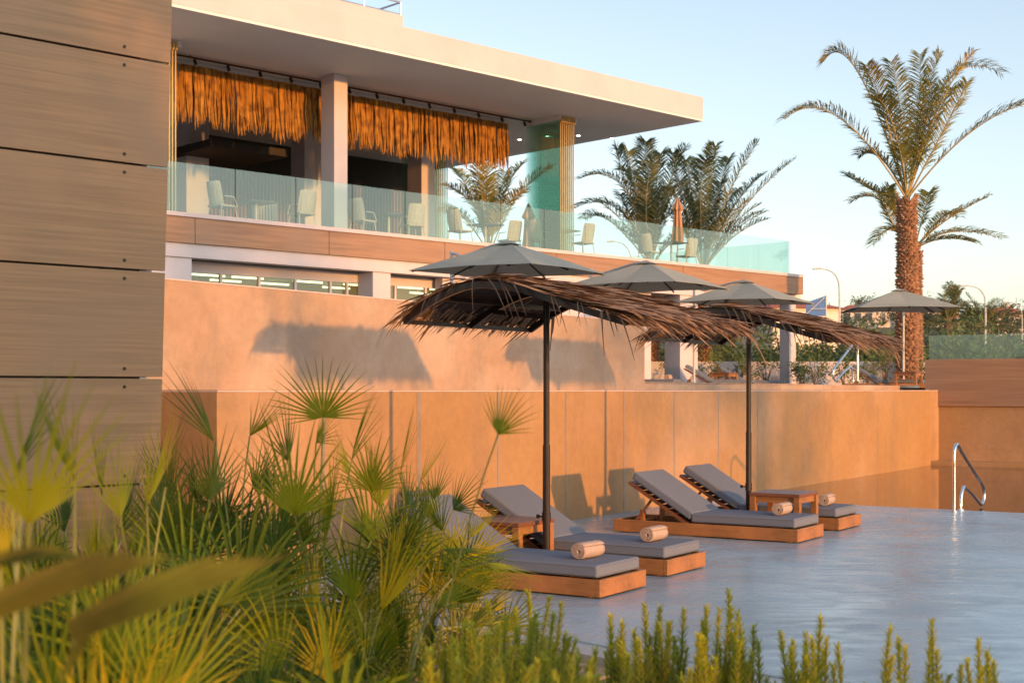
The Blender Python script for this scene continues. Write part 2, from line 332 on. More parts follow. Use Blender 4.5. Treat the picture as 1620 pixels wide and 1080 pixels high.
g = MB(); g.sheet([wf(DE, 0), wf(DE, -30), wf(15.4, -30), wf(15.4, 0)], -0.035)
struct(g.build('water', M['water']))

# ------------------------------------------------------------------ retaining walls
rw = thing('retaining_wall', 'long low orange concrete wall beside the deck loungers, its top at the upper terrace edge', 'wall', wf(0, 0), RW)
g = MB(); g.box(-5.5, 15.2, 0, 0.96, -0.3, 1.485); g.build('wall_body', M['concrete'], rw, bevel=0.006)
g = MB(); g.box(-5.5, 15.2, -0.004, 0.80, 1.485, 1.5); g.build('coping', M['coping'], rw)
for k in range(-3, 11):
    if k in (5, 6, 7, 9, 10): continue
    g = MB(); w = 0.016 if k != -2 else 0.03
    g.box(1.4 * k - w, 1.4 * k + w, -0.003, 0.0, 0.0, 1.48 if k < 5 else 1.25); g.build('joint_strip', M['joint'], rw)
uw = thing('upper_wall', 'tall stained concrete wall behind the low wall, catching the parasol shadows', 'wall', wf(0, 0.8), RW)
g = MB(); g.box(-12, 3.5, 0, 0.28, 1.50, 2.44); g.build('wall_body', M['concrete_up'], uw, bevel=0.006)
g = MB(); g.box(-12, 3.5, -0.003, 0.283, 2.44, 2.452); g.build('coping', M['coping'], uw)
g = MB(); g.box(-14, -5.5, 0, 0.3, -0.3, 1.5); o = g.build('recessed_wall', M['concrete'], None, bevel=0.005)
o.location = wf(0, 0.78); o.rotation_euler = (0, 0, RW); tag(o, 'shaded concrete wall set back at the left end of the low orange wall', 'wall')
pr = thing('pool_kerb', 'low stone rim of the upper pool running along the top of the orange wall', 'kerb', wf(3.55, 0.85), RW)
g = MB(); g.box(0, 13.2, 0, 0.35, 1.50, 1.60); g.build('kerb_face', M['concrete_up'], pr, bevel=0.01)
g = MB(); g.box(0, 6.4, -0.01, 0.36, 1.595, 1.615); g.build('kerb_coping', M['kerbstone'], pr, bevel=0.005)

rt = thing('clad_side_wall', 'side wall of the pool, orange render below and brown wood cladding above', 'wall', wf(15.2, 0), RW)
g = MB(); g.box(0, 0.5, -30, 0.9, -0.3, 1.5); g.build('wall_body', M['concrete'], rt)
g = MB(); g.box(-0.55, 0, -30, 0, -0.3, 0.05); g.build('ledge', M['concrete'], rt, bevel=0.01)
for k in range(8):
    g = MB(); y1 = 0.27 - 3.2 * k; g.box(-0.06, 0.1 if k else 0.44, y1 - 3.19, y1, 1.17, 2.14); g.build('cladding_board', M['clad_side'], rt, bevel=0.004)
def glass_run(name, label, loc, rz, length, n, z0, h, groups=None):
    t = thing(name, label, 'glass railing', loc, rz, groups)
    w = length / n
    for k in range(n):
        g = MB(); g.box(k * w + 0.012, (k + 1) * w - 0.012, 0, 0.016, z0, z0 + h); g.build('glass_panel', M['rail_glass'], t)
    return t
gr = glass_run('glass_railing', 'green tinted glass railing on top of the wood clad side wall', wf(15.15, 0.2, 2.14), RW - R(90), 26, 8, 0.0, 0.50)

# ------------------------------------------------------------------ tall board screen at the left edge
SP = Vector((-2.0, 7.77, 0))
scr = thing('board_screen', 'tall screen of wide taupe wood boards at the left edge, nearest of all walls', 'wall', SP, RB)
seams = [4.57, 3.97, 3.37, 2.77, 2.176, 1.57, 0.97, 0.37, -0.2]
def lean(z): return 0.052 * (z - 1.5) / 2.5 * 1.35
for k in range(len(seams) - 1):
    zt = seams[k] - 0.006; zb = seams[k + 1] + 0.006; g = MB()
    xa, xb = lean(zt), lean(zb); n = 6
    g.add([(-5, 0, zb), (xb, 0, zb), (xa, 0, zt), (-5, 0, zt), (-5, .022, zb), (xb, .022, zb), (xa, .022, zt), (-5, .022, zt)],
          [(0, 1, 2, 3), (5, 4, 7, 6), (1, 5, 6, 2), (4, 0, 3, 7), (3, 2, 6, 7), (4, 5, 1, 0)])
    bd = g.build('board', M['panel'], scr, bevel=0.002)
    for zz in (zt - 0.045, zb + 0.045):
        for xx in (-0.235, -1.3):
            g = MB(); g.tube([(xx, -0.004, zz), (xx, 0.001, zz)], 0.0095, 10); g.build('screw', M['black'], bd)
g = MB(); g.box(-5, -0.125, 0.03, 0.10, -0.2, 4.6); g.build('backing_frame', M['dark'], scr)
g = MB(); g.box(-0.125, -0.06, 0.07, 0.10, -0.2, 4.6); g.build('metal_bracket', M['steel'], scr)

# ------------------------------------------------------------------ hotel building
FZ = 5.38; CZ = 9.2
ORI = (26, 0, 1.5)
hb = thing('hotel_building', 'two storey hotel pavilion with flat white roof over an open terrace', 'building', bf(26, 0, 1.5), RB)
def HB(): return MB(off=ORI)
SL, SR = 11.0, 38.6
g = HB()
for a, b in ((SL, sB(308, -.1)), (sB(308, -.1), sB(520, -.1)), (sB(520, -.1), sB(703, -.1)), (sB(703, -.1), sB(880, -.1)), (sB(880, -.1), sB(1080, -.1)), (sB(1080, -.1), SR)):
    g = HB(); g.box(a + .008, b - .008, -0.12, -0.085, 4.72, 5.285); g.build('wood_fascia', M['clad'], hb, bevel=.003)
g = HB(); g.box(SL, SR - .02, -0.083, 14, 4.74, 5.28); g.build('terrace_slab', M['soffit'], hb)
g = HB(); g.box(SR - .018, SR + .017, -0.12, 14, 4.72, 5.285); g.build('wood_fascia', M['clad'], hb)
g = HB(); g.box(SL, SR, -0.16, 0.10, 5.287, FZ); g.build('edge_trim', M['white'], hb, bevel=.005)
g = HB(); g.box(SL, SR - .1, 0.10, 13.9, 5.282, FZ - .01); g.build('terrace_floor', M['terr'], hb)
# roof
SRR = 30.8; QF = -2.07
g = HB(); g.box(SL - 3, SRR, QF, 13, CZ, CZ + .06); g.build('soffit', M['soffit'], hb)
g = HB(); g.box(SL - 3, SRR + .003, QF - .003, 13, CZ + .06, 9.89); g.build('roof_fascia', M['white'], hb, bevel=.01)
g = HB(); g.box(SL - 3, sB(640, QF), QF + 0.05, 12.5, 9.89, 10.16); g.build('roof_parapet', M['white'], hb, bevel=.01)
g = HB()
for zz in (10.45, 10.75):
    g.tube([(sB(500, -1.2), -1.2, zz), (sB(634, -1.2), -1.2, zz), (sB(634, -1.2), 3.5, zz)], 0.025, 8)
for px in (520, 576, 634): g.tube([(sB(px, -1.2), -1.2, 10.1), (sB(px, -1.2), -1.2, 10.75)], 0.022, 8)
g.build('roof_railing', M['steel'], hb)
for i, (px, q) in enumerate([(915, 1.9), (968, 1.5), (866, 2.6), (822, 3.6)]):
    g = HB(); s_ = sB(px, q); g.tube([(s_, q, CZ - .012), (s_, q, CZ + .001)], .05, 10); g.build('downlight', M['spot'], hb)
# terrace columns
cs = sB(528.8, 0.35)
g = HB(); g.box(cs, cs + 0.40, 0.35, 0.90, FZ - .01, CZ); g.build('column', M['white'], hb, bevel=.01)
for px0, w, q in ((283, .7, 6.2), (470, .6, 6.2), (655, .55, 6.2)):
    s_ = sB(px0 + 12, q); g = HB(); g.box(s_, s_ + w, q, q + .7, FZ - .01, CZ); g.build('column', M['white'], hb, bevel=.01)
se = sB(652, 7.2)
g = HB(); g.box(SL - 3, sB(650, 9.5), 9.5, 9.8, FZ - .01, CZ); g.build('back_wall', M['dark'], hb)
g = HB()
se = sB(645, 9.4)
for k in range(60): g.box(se - 8 + k * .13, se - 8 + k * .13 + .07, 9.42, 9.48, FZ, 8.2)
g.build('slat_screen', M['teakdark'], hb)
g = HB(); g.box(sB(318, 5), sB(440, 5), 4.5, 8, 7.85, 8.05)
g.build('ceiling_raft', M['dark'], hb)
g = HB(); g.box(SL - 3, sB(262, 0), 1.0, 1.25, FZ, CZ); g.build('side_wall', M['white'], hb)
# ground storey
g = HB(); g.box(SL, sB(1108, .1), -0.05, 0.3, 4.41, 4.719); g.build('beam', M['white'], hb, bevel=.005)
g = HB(); g.box(sB(1108, .1), SR - .2, 0.25, .6, 4.45, 4.719); g.build('beam', M['white'], hb)
ZG = 1.5
for px0, px1 in ((240, 303.5), (590, 618), (1076, 1104)):
    g = HB(); g.box(sB(px0, 0), sB(px1, 0), 0.0, 0.62, ZG, 4.409); g.build('pillar', M['white'], hb, bevel=.008)
g = HB(); s_ = sB(1243, .35); g.box(s_, s_ + .38, 0.2, .6, ZG, 4.72); g.build('pillar', M['white'], hb, bevel=.008)
g = HB(); g.box(sB(700, .2), sB(1030, .2), 0.20, 0.50, ZG, 4.409); g.build('lower_wall', M['white'], hb)
def shopfront(pa, pb, mull, dark=None):
    q = 0.62; sa, sb_ = sB(pa, q) , sB(pb, q)
    f = HB(); f.box(sa, sb_, q, q + .06, 4.16, 4.409)
    for px in mull: s_ = sB(px, q); f.box(s_ - .03, s_ + .03, q - .02, q + .05, ZG, 4.16)
    fr = f.build('window_frame', M['white'], hb)
    f = HB(); f.box(sa, sb_, q + .02, q + .035, ZG, 4.16); f.build('pane', M['window'], fr)
shopfront(300, 592, (349.5, 410, 467, 522.6, 549))
shopfront(616, 760, (625, 673, 720))
g = HB(); g.box(SL, sB(1030, 7), 6.9, 7.1, ZG, 4.7); g.box(SL, sB(760, .6), 0.7, 6.9, 4.409, 4.45); g.box(SL, sB(1030, 7), .7, 6.9, ZG, ZG + .05); g.box(SL, SL + .1, .62, 7, ZG, 4.4)
g.build('shop_interior', M['room'], hb)
for px, q in ((330, 2.6), (392, 2.6), (434, 3.8), (487, 2.6), (532, 3.8), (565, 2.6), (357, 3.8), (650, 2.4), (700, 2.4), (668, 3.8)):
    s_ = sB(px, q); g = HB(); g.box(s_ - .45, s_ + .45, q - .03, q + .03, 4.28, 4.33); g.build('light_tube', M['tube'], hb)
# terrace glazing stacked open
def stack(label, px, q0, q1, n, pitch, sgn=1, z1=CZ):
    t = thing('folded_glass_doors', label, 'glass doors', bf(sB(px, q0), q0, FZ - .01), RB)
    for k in range(n):
        g = MB(); x = sgn * k * pitch; g.box(x, x + .014, 0, q1 - q0, .03, z1 - FZ - .12); gp = g.build('glass_leaf', M['stack_glass'], t)
        g = MB(); g.box(x - .008, x + .022, -.02, .0, .03, z1 - FZ - .12); g.build('edge_seal', M['brass'], gp)
    g = MB(); g.box(min(0, sgn * n * pitch) - .06, max(0, sgn * n * pitch) + .06, -.05, q1 - q0, z1 - FZ - .12, z1 - FZ + .008); g.build('top_track', M['soffit'], t)
    for k in range(n):
        g = MB(); g.box(sgn * k * pitch - .02, sgn * k * pitch + .03, -.075, -.05, z1 - FZ - .2, z1 - FZ - .02); g.build('hinge_block', M['brass'], t)
stack('tall folded stack of greenish glass doors with bronze edges at the right end of the grass curtain', 886, .12, 1.5, 8, .075)
stack('thin glass door leaves folded at the far left end of the terrace, beside the board screen', 267, .3, 1.1, 3, .075)
stack('cyan glass doors folded inside the terrace behind the white chairs', 690, 6.4, 8.2, 6, .09)
# balustrade
bal = thing('terrace_balustrade', 'long frameless glass balustrade along the hotel terrace edge', 'glass railing', bf(14.95, 0, FZ), RB)
for k in range(-2, 14):
    x0 = 1.64 * k; x1 = min(x0 + 1.64, 23.1)
    g = MB(); g.box(x0 + .012, x1 - .012, -.01, .01, 0, 1.10); g.build('glass_panel', M['rail_glass'], bal)
for k in range(5):
    g = MB(); g.box(23.08, 23.10, .03 + 1.6 * k, .03 + 1.6 * k + 1.58, 0, 1.1); g.build('glass_panel', M['rail_glass'], bal)
for k in range(6):
    g = MB(); g.box(14 + 1.5 * k, 14 + 1.5 * k + 1.48, 8.05, 8.07, 0, 1.1); g.build('glass_panel', M['rail_glass'], bal)
# curtain of dried palm
def curtain(label, pa, pb, q=1.75):
    sa, sb_ = sB(pa, q), sB(pb, q); t = thing('grass_curtain', label, 'curtain', bf(sa, q, 7.7), RB, 'dried grass curtains')
    g = MB(); Ln = sb_ - sa; n = int(Ln * 95)
    for i in range(n):
        x = rnd(0, Ln); layer = rnd(0, .22); tuft = math.sin(x * 11) * .06 + math.sin(x * 4.3 + 1) * .05
        ln = 1.20 + rnd(-.1, .16) + tuft + layer * .5; top = 1.42 - layer * .25
        w = rnd(.016, .042); pts = []; ws = []; sway = rnd(-.05, .05); oy = layer + rnd(-.03, .03)
        for k in range(6):
            tt = k / 5; pts.append(Vector((x + sway * tt * tt + .01 * math.sin(9 * tt + x * 5), -oy * (0.6 + .4 * tt) + .02 * math.sin(7 * tt + i), top - ln * tt)))
            ws.append(w * (1 - .85 * tt ** 4))
        ang = rnd(-.9, .9); g.ribbon(pts, ws, Vector((math.cos(ang), math.sin(ang), 0)))
    g.build('strands', M['curtain'], t)
    g = MB(); g.box(0, Ln, -.02, .06, 1.40, 1.49); g.build('header_rail', M['soffit'], t)
curtain('dried palm leaf curtain hanging left of the white terrace column', 262, 512)
curtain('dried palm leaf curtain hanging right of the white terrace column, ending over open sky', 540, 799)
tr = thing('track_light', 'black ceiling track with small spotlights in front of the grass curtain', 'lamp', bf(sB(270, 1.2), 1.2, CZ), RB)
Lt = sB(840, 1.2) - sB(270, 1.2)
g = MB(); g.box(0, Lt, -.025, .025, -.07, -.035); g.tube([(Lt - .05, 0, 0), (Lt - .05, 0, -.05)], .01, 6); g.tube([(.5, 0, 0), (.5, 0, -.05)], .01, 6)
g.build('rail', M['black'], tr)
for k in range(int(Lt / .88)):
    x = .6 + k * .88; g = MB(); g.tube([(x, 0, -.07), (x, 0, -.12)], .012, 6); g.tube([(x, -.02, -.1), (x + .02, -.05, -.21)], .04, 10); g.build('spotlight', M['black'], tr)

# ------------------------------------------------------------------ terrace furniture
def make_chair():
    t = thing('terrace_chair', 'x', 'chair', (0, 0, 0), 0, 'rope chairs on the hotel terrace')
    g = MB(); g.box(-.25, .25, -.25, .25, .42, .47); g.build('seat', M['rope'], t, bevel=.02)
    g = MB(); pts = []
    for i in range(7):
        a = R(-55 + 110 * i / 6)
        pts.append((math.sin(a) * .30, .25 * math.cos(a)))
    vs = []; fs = []
    for z, sc in ((.45, 1.0), (.68, 1.03), (.93, 1.0), (1.0, .88)):
        for (x, y) in pts: vs.append((x * sc * .95, y + (z - .47) * .22, z))
    for r_ in range(3):
        for i in range(6): k = r_ * 7 + i; fs.append((k, k + 1, k + 8, k + 7))
    g.add(vs, fs); o = g.build('backrest', M['rope'], t); md = o.modifiers.new('solid', 'SOLIDIFY'); md.thickness = .03
    for sx in (-1, 1):
        for sy in (-1, 1):
            g = MB(); g.tube([(sx * .22, sy * .2, .43), (sx * .26, sy * .26, 0)], .014, 6); g.build('leg', M['paleleg'], t)
        g = MB(); g.tube([(sx * .27, .16, .66), (sx * .29, -.1, .66), (sx * .27, -.22, .45)], .014, 6); g.build('armrest', M['paleleg'], t)
    return t
def make_table():
    t = thing('terrace_table', 'x', 'table', (0, 0, 0), 0, 'small tables on the hotel terrace')
    g = MB(); g.box(-.38, .38, -.38, .38, .72, .75); g.build('tabletop', M['tabletop'], t, bevel=.008)
    g = MB(); g.tube([(0, 0, .02), (0, 0, .72)], .035, 10); g.build('pedestal', M['paleleg'], t)
    g = MB(); g.box(-.25, .25, -.25, .25, 0, .02); g.build('foot_plate', M['tabletop'], t, bevel=.005)
    return t
ch0 = make_chair(); tb0 = make_table()
chairs = [(352, 1.3, 98, 'leftmost rope chair on the terrace, beside the left folded glass leaves'),
          (478, 1.2, 180, 'rope chair just left of the white terrace column'),
          (574, 1.3, 100, 'rope chair just right of the white terrace column'),
          (652, 1.2, 172, 'rope chair facing left below the middle of the right grass curtain'),
          (728, 1.2, 95, 'rope chair below the right end of the grass curtain'),
          (806, 2.0, 178, 'rope chair seen against sky with a fallen parasol on its right'),
          (852, 1.3, 100, 'rope chair in front of the tall folded glass doors'),
          (922, 1.0, 182, 'rope chair just right of the tall folded glass doors'),
          (1026, 1.4, 100, 'rope chair left of the closed tan parasol at the open terrace end'),
          (1086, 1.4, 175, 'rope chair right of the closed tan parasol at the open terrace end')]
for i, (px, q, az, lb) in enumerate(chairs):
    loc = bf(sB(px, q), q, FZ - .01); rz = RB + R(az)
    c = ch0 if i == 0 else copy_tree(ch0, loc, rz, lb); c.location = loc; c.rotation_euler = (0, 0, rz); c['label'] = lb
tables = [(405, 2.0, 'small terrace table between the two chairs left of the white column'),
          (615, 1.7, 'small terrace table between the two chairs right of the white column'),
          (768, 1.5, 'small terrace table under the right end of the grass curtain'),
          (890, 1.0, 'small terrace table standing beside the tall folded glass doors'),
          (1062, .9, 'dark terrace table in front of the closed tan parasol')]
for i, (px, q, lb) in enumerate(tables):
    loc = bf(sB(px, q), q, FZ - .01)
    c = tb0 if i == 0 else copy_tree(tb0, loc, RB, lb); c.location = loc; c.rotation_euler = (0, 0, RB); c['label'] = lb
# slatted planter drum lit by the sun
pd = thing('slatted_drum', 'round slatted wood stand lit by the sun between the left terrace chairs', 'stand', bf(sB(418, 2.9), 2.9, FZ), RB)
g = MB()
for k in range(26):
    a = 2 * math.pi * k / 26; g.obox((.32 * math.cos(a), .32 * math.sin(a), .45), (-.028 * math.sin(a), .028 * math.cos(a), 0), (.012 * math.cos(a), .012 * math.sin(a), 0), (0, 0, .45))
g.build('slats', M['rope'], pd); g = MB(); g.tube([(0, 0, 0), (0, 0, .86)], .29, 20); g.build('core', M['teakdark'], pd)
def folded_parasol(label, loc, h, tilt=0.0, mt='canvas_or'):
    t = thing('closed_parasol', label, 'parasol', loc, 0); t.rotation_euler = (0, tilt, 0)
    g = MB(); g.tube([(0, 0, 0), (0, 0, h)], .025, 8); g.build('pole', M['paleleg'], t)
    g = MB(); vs = []; fs = []; prof = [(h + .05, .01), (h - .1, .07), (h - .35, .17), (h - .42, .10), (h - .9, .13), (h - 1.3, .17), (h - 1.5, .15)]
    nn = 16
    for z, r_ in prof:
        for k in range(nn):
            a = 2 * math.pi * k / nn; rr = r_ * (1 + .28 * (1 if k % 2 else -1)); vs.append((rr * math.cos(a), rr * math.sin(a), z))
    for i in range(len(prof) - 1):
        for k in range(nn): fs.append((i * nn + k, i * nn + (k + 1) % nn, (i + 1) * nn + (k + 1) % nn, (i + 1) * nn + k))
    g.add(vs, fs); g.build('folded_canopy', M[mt], t)
    g = MB(); g.tube([(0, 0, 0), (0, 0, .08)], .22, 16); g.build('base', M['black'], t)
folded_parasol('closed tan parasol standing at the open right end of the terrace', bf(sB(1072, 2.3), 2.3, FZ), 2.45)
folded_parasol('closed pale parasol low on the terrace, left of the tall folded glass doors', bf(sB(836, 1.5), 1.5, FZ), 1.45)

# ------------------------------------------------------------------ cantilever parasols
def make_umbrella(half=1.38):
    t = thing('cantilever_parasol', 'x', 'parasol', (0, 0, 0), 0, 'grey cantilever parasols on the upper terrace')
    ze, za = 2.23, 2.80
    g = MB(); n = 8; vs = [(0, 0, za)]; rings = []
    dirs = [(1, 1), (0, 1), (-1, 1), (-1, 0), (-1, -1), (0, -1), (1, -1), (1, 0)]
    K = 6
    for k in range(1, K + 1):
        tt = k / K
        for (dx, dy) in dirs:
            cr = dx != 0 and dy != 0; sag = .035 * math.sin(math.pi * tt) * (1 if not cr else 0)
            e = .985 if not cr else 1.0
            vs.append((dx * half * tt * e, dy * half * tt * e, za - (za - ze) * (tt ** 1.08) - sag + (0.03 if not cr and k == K else 0)))
    fs = [(0, 1 + i, 1 + (i + 1) % 8) for i in range(8)]
    for k in range(K - 1):
        for i in range(8): fs.append((1 + k * 8 + i, 1 + (k + 1) * 8 + i, 1 + (k + 1) * 8 + (i + 1) % 8, 1 + k * 8 + (i + 1) % 8))
    g.add(vs, fs); o = g.build('canopy', M['canvas'], t); md = o.modifiers.new('s', 'SOLIDIFY'); md.thickness = .008
    g = MB()
    tv = .17; vv = [(0, 0, za + .04)]; 
    for (dx, dy) in dirs: vv.append((dx * half * .14, dy * half * .14, za - (za - ze) * .10 + .02))
    g.add(vv, [(0, 1 + i, 1 + (i + 1) % 8) for i in range(8)]); g.build('vent_cap', M['canvas'], t)
    for (dx, dy) in dirs:
        g = MB(); g.bar((dx * .05, dy * .05, za - .07), (dx * half * .97, dy * half * .97, ze - .02), .022, .03); g.build('rib', M['black'], t)
        g = MB(); g.bar((dx * .04, dy * .04, za - .42), (dx * half * .42, dy * half * .42, za - (za - ze) * .42 - .04), .015, .02); g.build('strut', M['black'], t)
    g = MB(); g.tube([(0, 0, za - .46), (0, 0, za + .03)], .035, 10); g.build('hub', M['black'], t)
    mx, my = .55, 1.75
    g = MB(); g.tube([(mx, my, 0), (mx, my, za - .02)], .034, 10); g.build('mast', M['lamp_post'], t)
    g = MB(); g.tube([(mx, my, za - .05), (mx * .8, my * .8, za - .16), (mx * .3, my * .3, za - .02), (0, 0, za + .02)], .03, 8); g.build('arm', M['lamp_post'], t)
    g = MB(); g.box(mx - .45, mx + .45, my - .45, my + .45, 0, .06); g.build('base_plate', M['terr'], t, bevel=.02)
    return t
um = make_umbrella()
ul = ['open grey cantilever parasol nearest the camera, highest of the four canopies',
      'second grey cantilever parasol from the left, behind the middle of the near thatch roof',
      'third grey cantilever parasol, above the far thatch roof',
      'grey cantilever parasol standing apart on the right in front of the tall palm trunk']
for i, (px, d) in enumerate([(805, 26.3), (1024, 30.3), (1180, 35.6), (1421, 38.6)]):
    loc = Vector(((px - 810) / FPX * d, d, T)); rz = RW - (R(60) if i == 3 else 0)
    o = um if i == 0 else copy_tree(um, loc, rz, ul[i]); o.location = loc; o.rotation_euler = (0, 0, rz); o['label'] = ul[i]

# ------------------------------------------------------------------ loungers, tables, towels
LL, LW = 2.05, 0.72
def make_lounger():
    t = thing('sun_lounger', 'x', 'sun lounger', (0, 0, 0), 0, 'wooden sun loungers with grey cushions')
    # local x: foot to head; local y: 0 to -LW
    for y in (0, -LW + .035):
        g = MB(); g.box(0.036, LL - .036, y - .035, y, 0.012, .135); g.build('side_rail', M['teak'], t, bevel=.003)
    for x in (0, LL - .035):
        g = MB(); g.box(x, x + .035, -LW - .001, .001, 0.012, .136); g.build('end_board', M['teak'], t, bevel=.003)
    g = MB()
    for k in range(12): g.box(.06 + k * .095, .06 + k * .095 + .07, -LW + .03, -.03, .10, .118)
    for xx in (.1, 1.0, 1.9): g.box(xx, xx + .04, -LW + .036, -.036, .0, .10)
    g.build('slat_base', M['teak'], t)
    hx = 1.17; an = R(31); bl = 0.80
    u = Vector((math.cos(an), 0, math.sin(an))); v = Vector((-math.sin(an), 0, math.cos(an)))
    h0 = Vector((hx + .03, 0, .115))
    g = MB()
    for y in (-.05, -LW + .05): g.obox(h0 + u * bl / 2 + Vector((0, y, 0)), u * bl / 2, (0, .018, 0), v * .016)
    for k in range(9): g.obox(h0 + u * (.06 + k * .088) + Vector((0, -LW / 2, 0)) + v * .008, u * .03, (0, LW / 2 - .03, 0), v * .008)
    g.build('backrest_frame', M['teakdark'], t)
    for y in (-.09, -LW + .09):
        g = MB(); p = h0 + u * .5; g.bar((p.x, y, p.z), (p.x + .22, y, .10), .02, .03, (0, 1, 0)); g.build('prop', M['teakdark'], t)
    g = MB(); g.box(.035, hx - .004, -LW + .035, -.03, .142, .238); sc_ = g.build('seat_cushion', M['cushion'], t, bevel=.022, seg=4, smooth=False)
    g = MB(); x0, x1, y0, y1 = .034, hx - .003, -LW + .034, -.029
    for z in (.160, .222): g.tube([(x0 + .02, y0, z), (x1 - .02, y0, z), (x1, y0 + .02, z), (x1, y1 - .02, z), (x1 - .02, y1, z), (x0 + .02, y1, z), (x0, y1 - .02, z), (x0, y0 + .02, z), (x0 + .02, y0, z)], .0035, 6)
    g.build('piping', M['cushion'], sc_)
    g = MB(); c = Vector((hx + .015, -LW / 2, .145)) + u * .40 + v * .062
    g.obox(c, u * .395, (0, LW / 2 - .033, 0), v * .045); g.build('back_cushion', M['cushion'], t, bevel=.022, seg=4)
    for y in (-LW + .1, -.16):
        g = MB(); g.box(LL - .30, LL - .26, y, y + .06, .1, .24); g.build('bracket', M['teak'], t)
    return t
def make_towel():
    t = thing('rolled_towel', 'x', 'towel', (0, 0, 0), 0, 'rolled towels on the loungers')
    r0 = .068; ln = .275; g = MB(); n = 64; turns = 3.6; prof = []
    for i in range(n + 1):
        a = -math.pi / 2 + .3 + 2 * math.pi * turns * i / n; rr = .012 + (r0 - .012) * (i / n)
        rr *= 1 + .02 * math.sin(3 * a); prof.append((rr * math.cos(a), rr * math.sin(a) * .93 + r0 * .93))
    m = 9; vs = []; fs = []
    for j in range(m + 1):
        y = -ln / 2 + ln * j / m; wob = .002 * math.sin(j * 2.1); e = .94 if j in (0, m) else 1
        for i, (x, z) in enumerate(prof): vs.append((x * e + wob, y + .006 * math.sin(i * .35), r0 * .93 + (z - r0 * .93) * e))
    for j in range(m):
        for i in range(n): k = j * (n + 1) + i; fs.append((k, k + 1, k + n + 2, k + n + 1))
    g.add(vs, fs); o = g.build('towel_roll', M['towel'], t, smooth=True); md = o.modifiers.new('s', 'SOLIDIFY'); md.thickness = .010; md.offset = 0
    return t
def make_sidetable():
    t = thing('side_table', 'x', 'table', (0, 0, 0), 0, 'square teak side tables'); s = .28; h = .42
    g = MB(); g.box(-s, s, -s, s, h - .035, h); g.build('tabletop', M['teakdark'], t, bevel=.005)
    for sx in (-1, 1):
        for sy in (-1, 1):
            g = MB(); x = sx * (s - .035); y = sy * (s - .035); g.box(x - .033, x + .033, y - .033, y + .033, 0, h - .036); g.build('leg', M['teak'], t, bevel=.004)
    g = MB(); 
    for sy in (-1, 1):
        g.box(-s + .07, s - .07, sy * (s - .035) - .012, sy * (s - .035) + .012, h - .1, h - .036); g.box(sy * (s - .035) - .012, sy * (s - .035) + .012, -s + .07, s - .07, h - .1, h - .036)
    g.build('apron', M['teak'], t)
    return t
lo = make_lounger(); to = make_towel(); st = make_sidetable()
RN = math.atan2(Nv.y, Nv.x)
def lpos(px, py, dz=0.0):
    d = (EYE - dz) * FPX / (py - HOR); return Vector(((px - 810) / FPX * d, d, dz))
l_spots = [(lpos(949, 947.6), 'teak sun lounger nearest the camera, its head end hidden by the fan palms'),
           (lpos(1056, 912.5), 'teak sun lounger just behind the nearest one, past the near thatch parasol pole'),
           (lpos(1262, 859.4), 'teak sun lounger in full view mid deck, left of the far thatch parasol pole'),
           (lpos(1327, 840), 'farthest deck sun lounger, partly hidden by the side table beside the far pole')]
tl = ['rolled pale towel at the foot of the nearest lounger', 'rolled pale towel at the foot of the second nearest lounger',
      'rolled pale towel at the foot of the fully visible middle lounger', 'rolled pale towel at the foot of the farthest deck lounger']
first = True
for i, (p, lb) in enumerate(l_spots):
    o = lo if i == 0 else copy_tree(lo, p, RN, lb); o.location = p; o.rotation_euler = (0, 0, RN); o['label'] = lb
    tp = p + Nv * (.30 if i != 3 else .26) + Wv * (.36) + Vector((0, 0, .238))
    o = to if i == 0 else copy_tree(to, tp, RN + R(3 * i - 4), tl[i]); o.location = tp; o.rotation_euler = (0, 0, RN + R(3 * i - 4)); o['label'] = tl[i]
def gap(i, x, w): return l_spots[i][0] + Wv * w + Nv * x
for i, (p, lb) in enumerate([(gap(0, 1.46, 1.04), 'square teak side table behind the near thatch parasol pole'),
                             (gap(2, .55, 1.03), 'square teak side table right of the far thatch parasol pole')]):
    o = st if i == 0 else copy_tree(st, p, RN, lb); o.location = p; o.rotation_euler = (0, 0, RN); o['label'] = lb
# the same furniture on the upper terrace
for px, d, rz, lb, twl in ((1195, 40, RN + R(20), 'grey cushioned lounger with raised back on the upper terrace, left of the far pole', 'rolled towel on the upper terrace lounger just left of the square pillar'),
                      (1243, 42.5, RN + R(20), 'upper terrace lounger farther back beside the square porch pillar', 'rolled towel on the lounger foot touching the porch pillar'),
                      (1068, 38.5, RN + R(10), 'upper terrace lounger foot showing beside the end of the stained wall', 'rolled towel on the leftmost upper terrace lounger'),
                      (1464, 39.5, RN + R(15), 'upper terrace lounger with raised back, left of the tall palm trunk', None)):
    p = Vector(((px - 810) / FPX * d, d, T + .0)); copy_tree(lo, p, rz, lb, scale=1.12)
    if twl:
        tx = Vector((math.cos(rz), math.sin(rz), 0)); ty = Vector((math.sin(rz), -math.cos(rz), 0)); copy_tree(to, p + tx * .3 + ty * .36 + Vector((0, 0, .238)), rz, twl, scale=1.25)
for px, d, lb in ((1145, 41.5, 'teak side table between the two upper terrace loungers near the pillar'), (1437, 39.5, 'teak side table at the foot of the tall palm trunk')):
    copy_tree(st, Vector(((px - 810) / FPX * d, d, T)), RN, lb, scale=1.15)

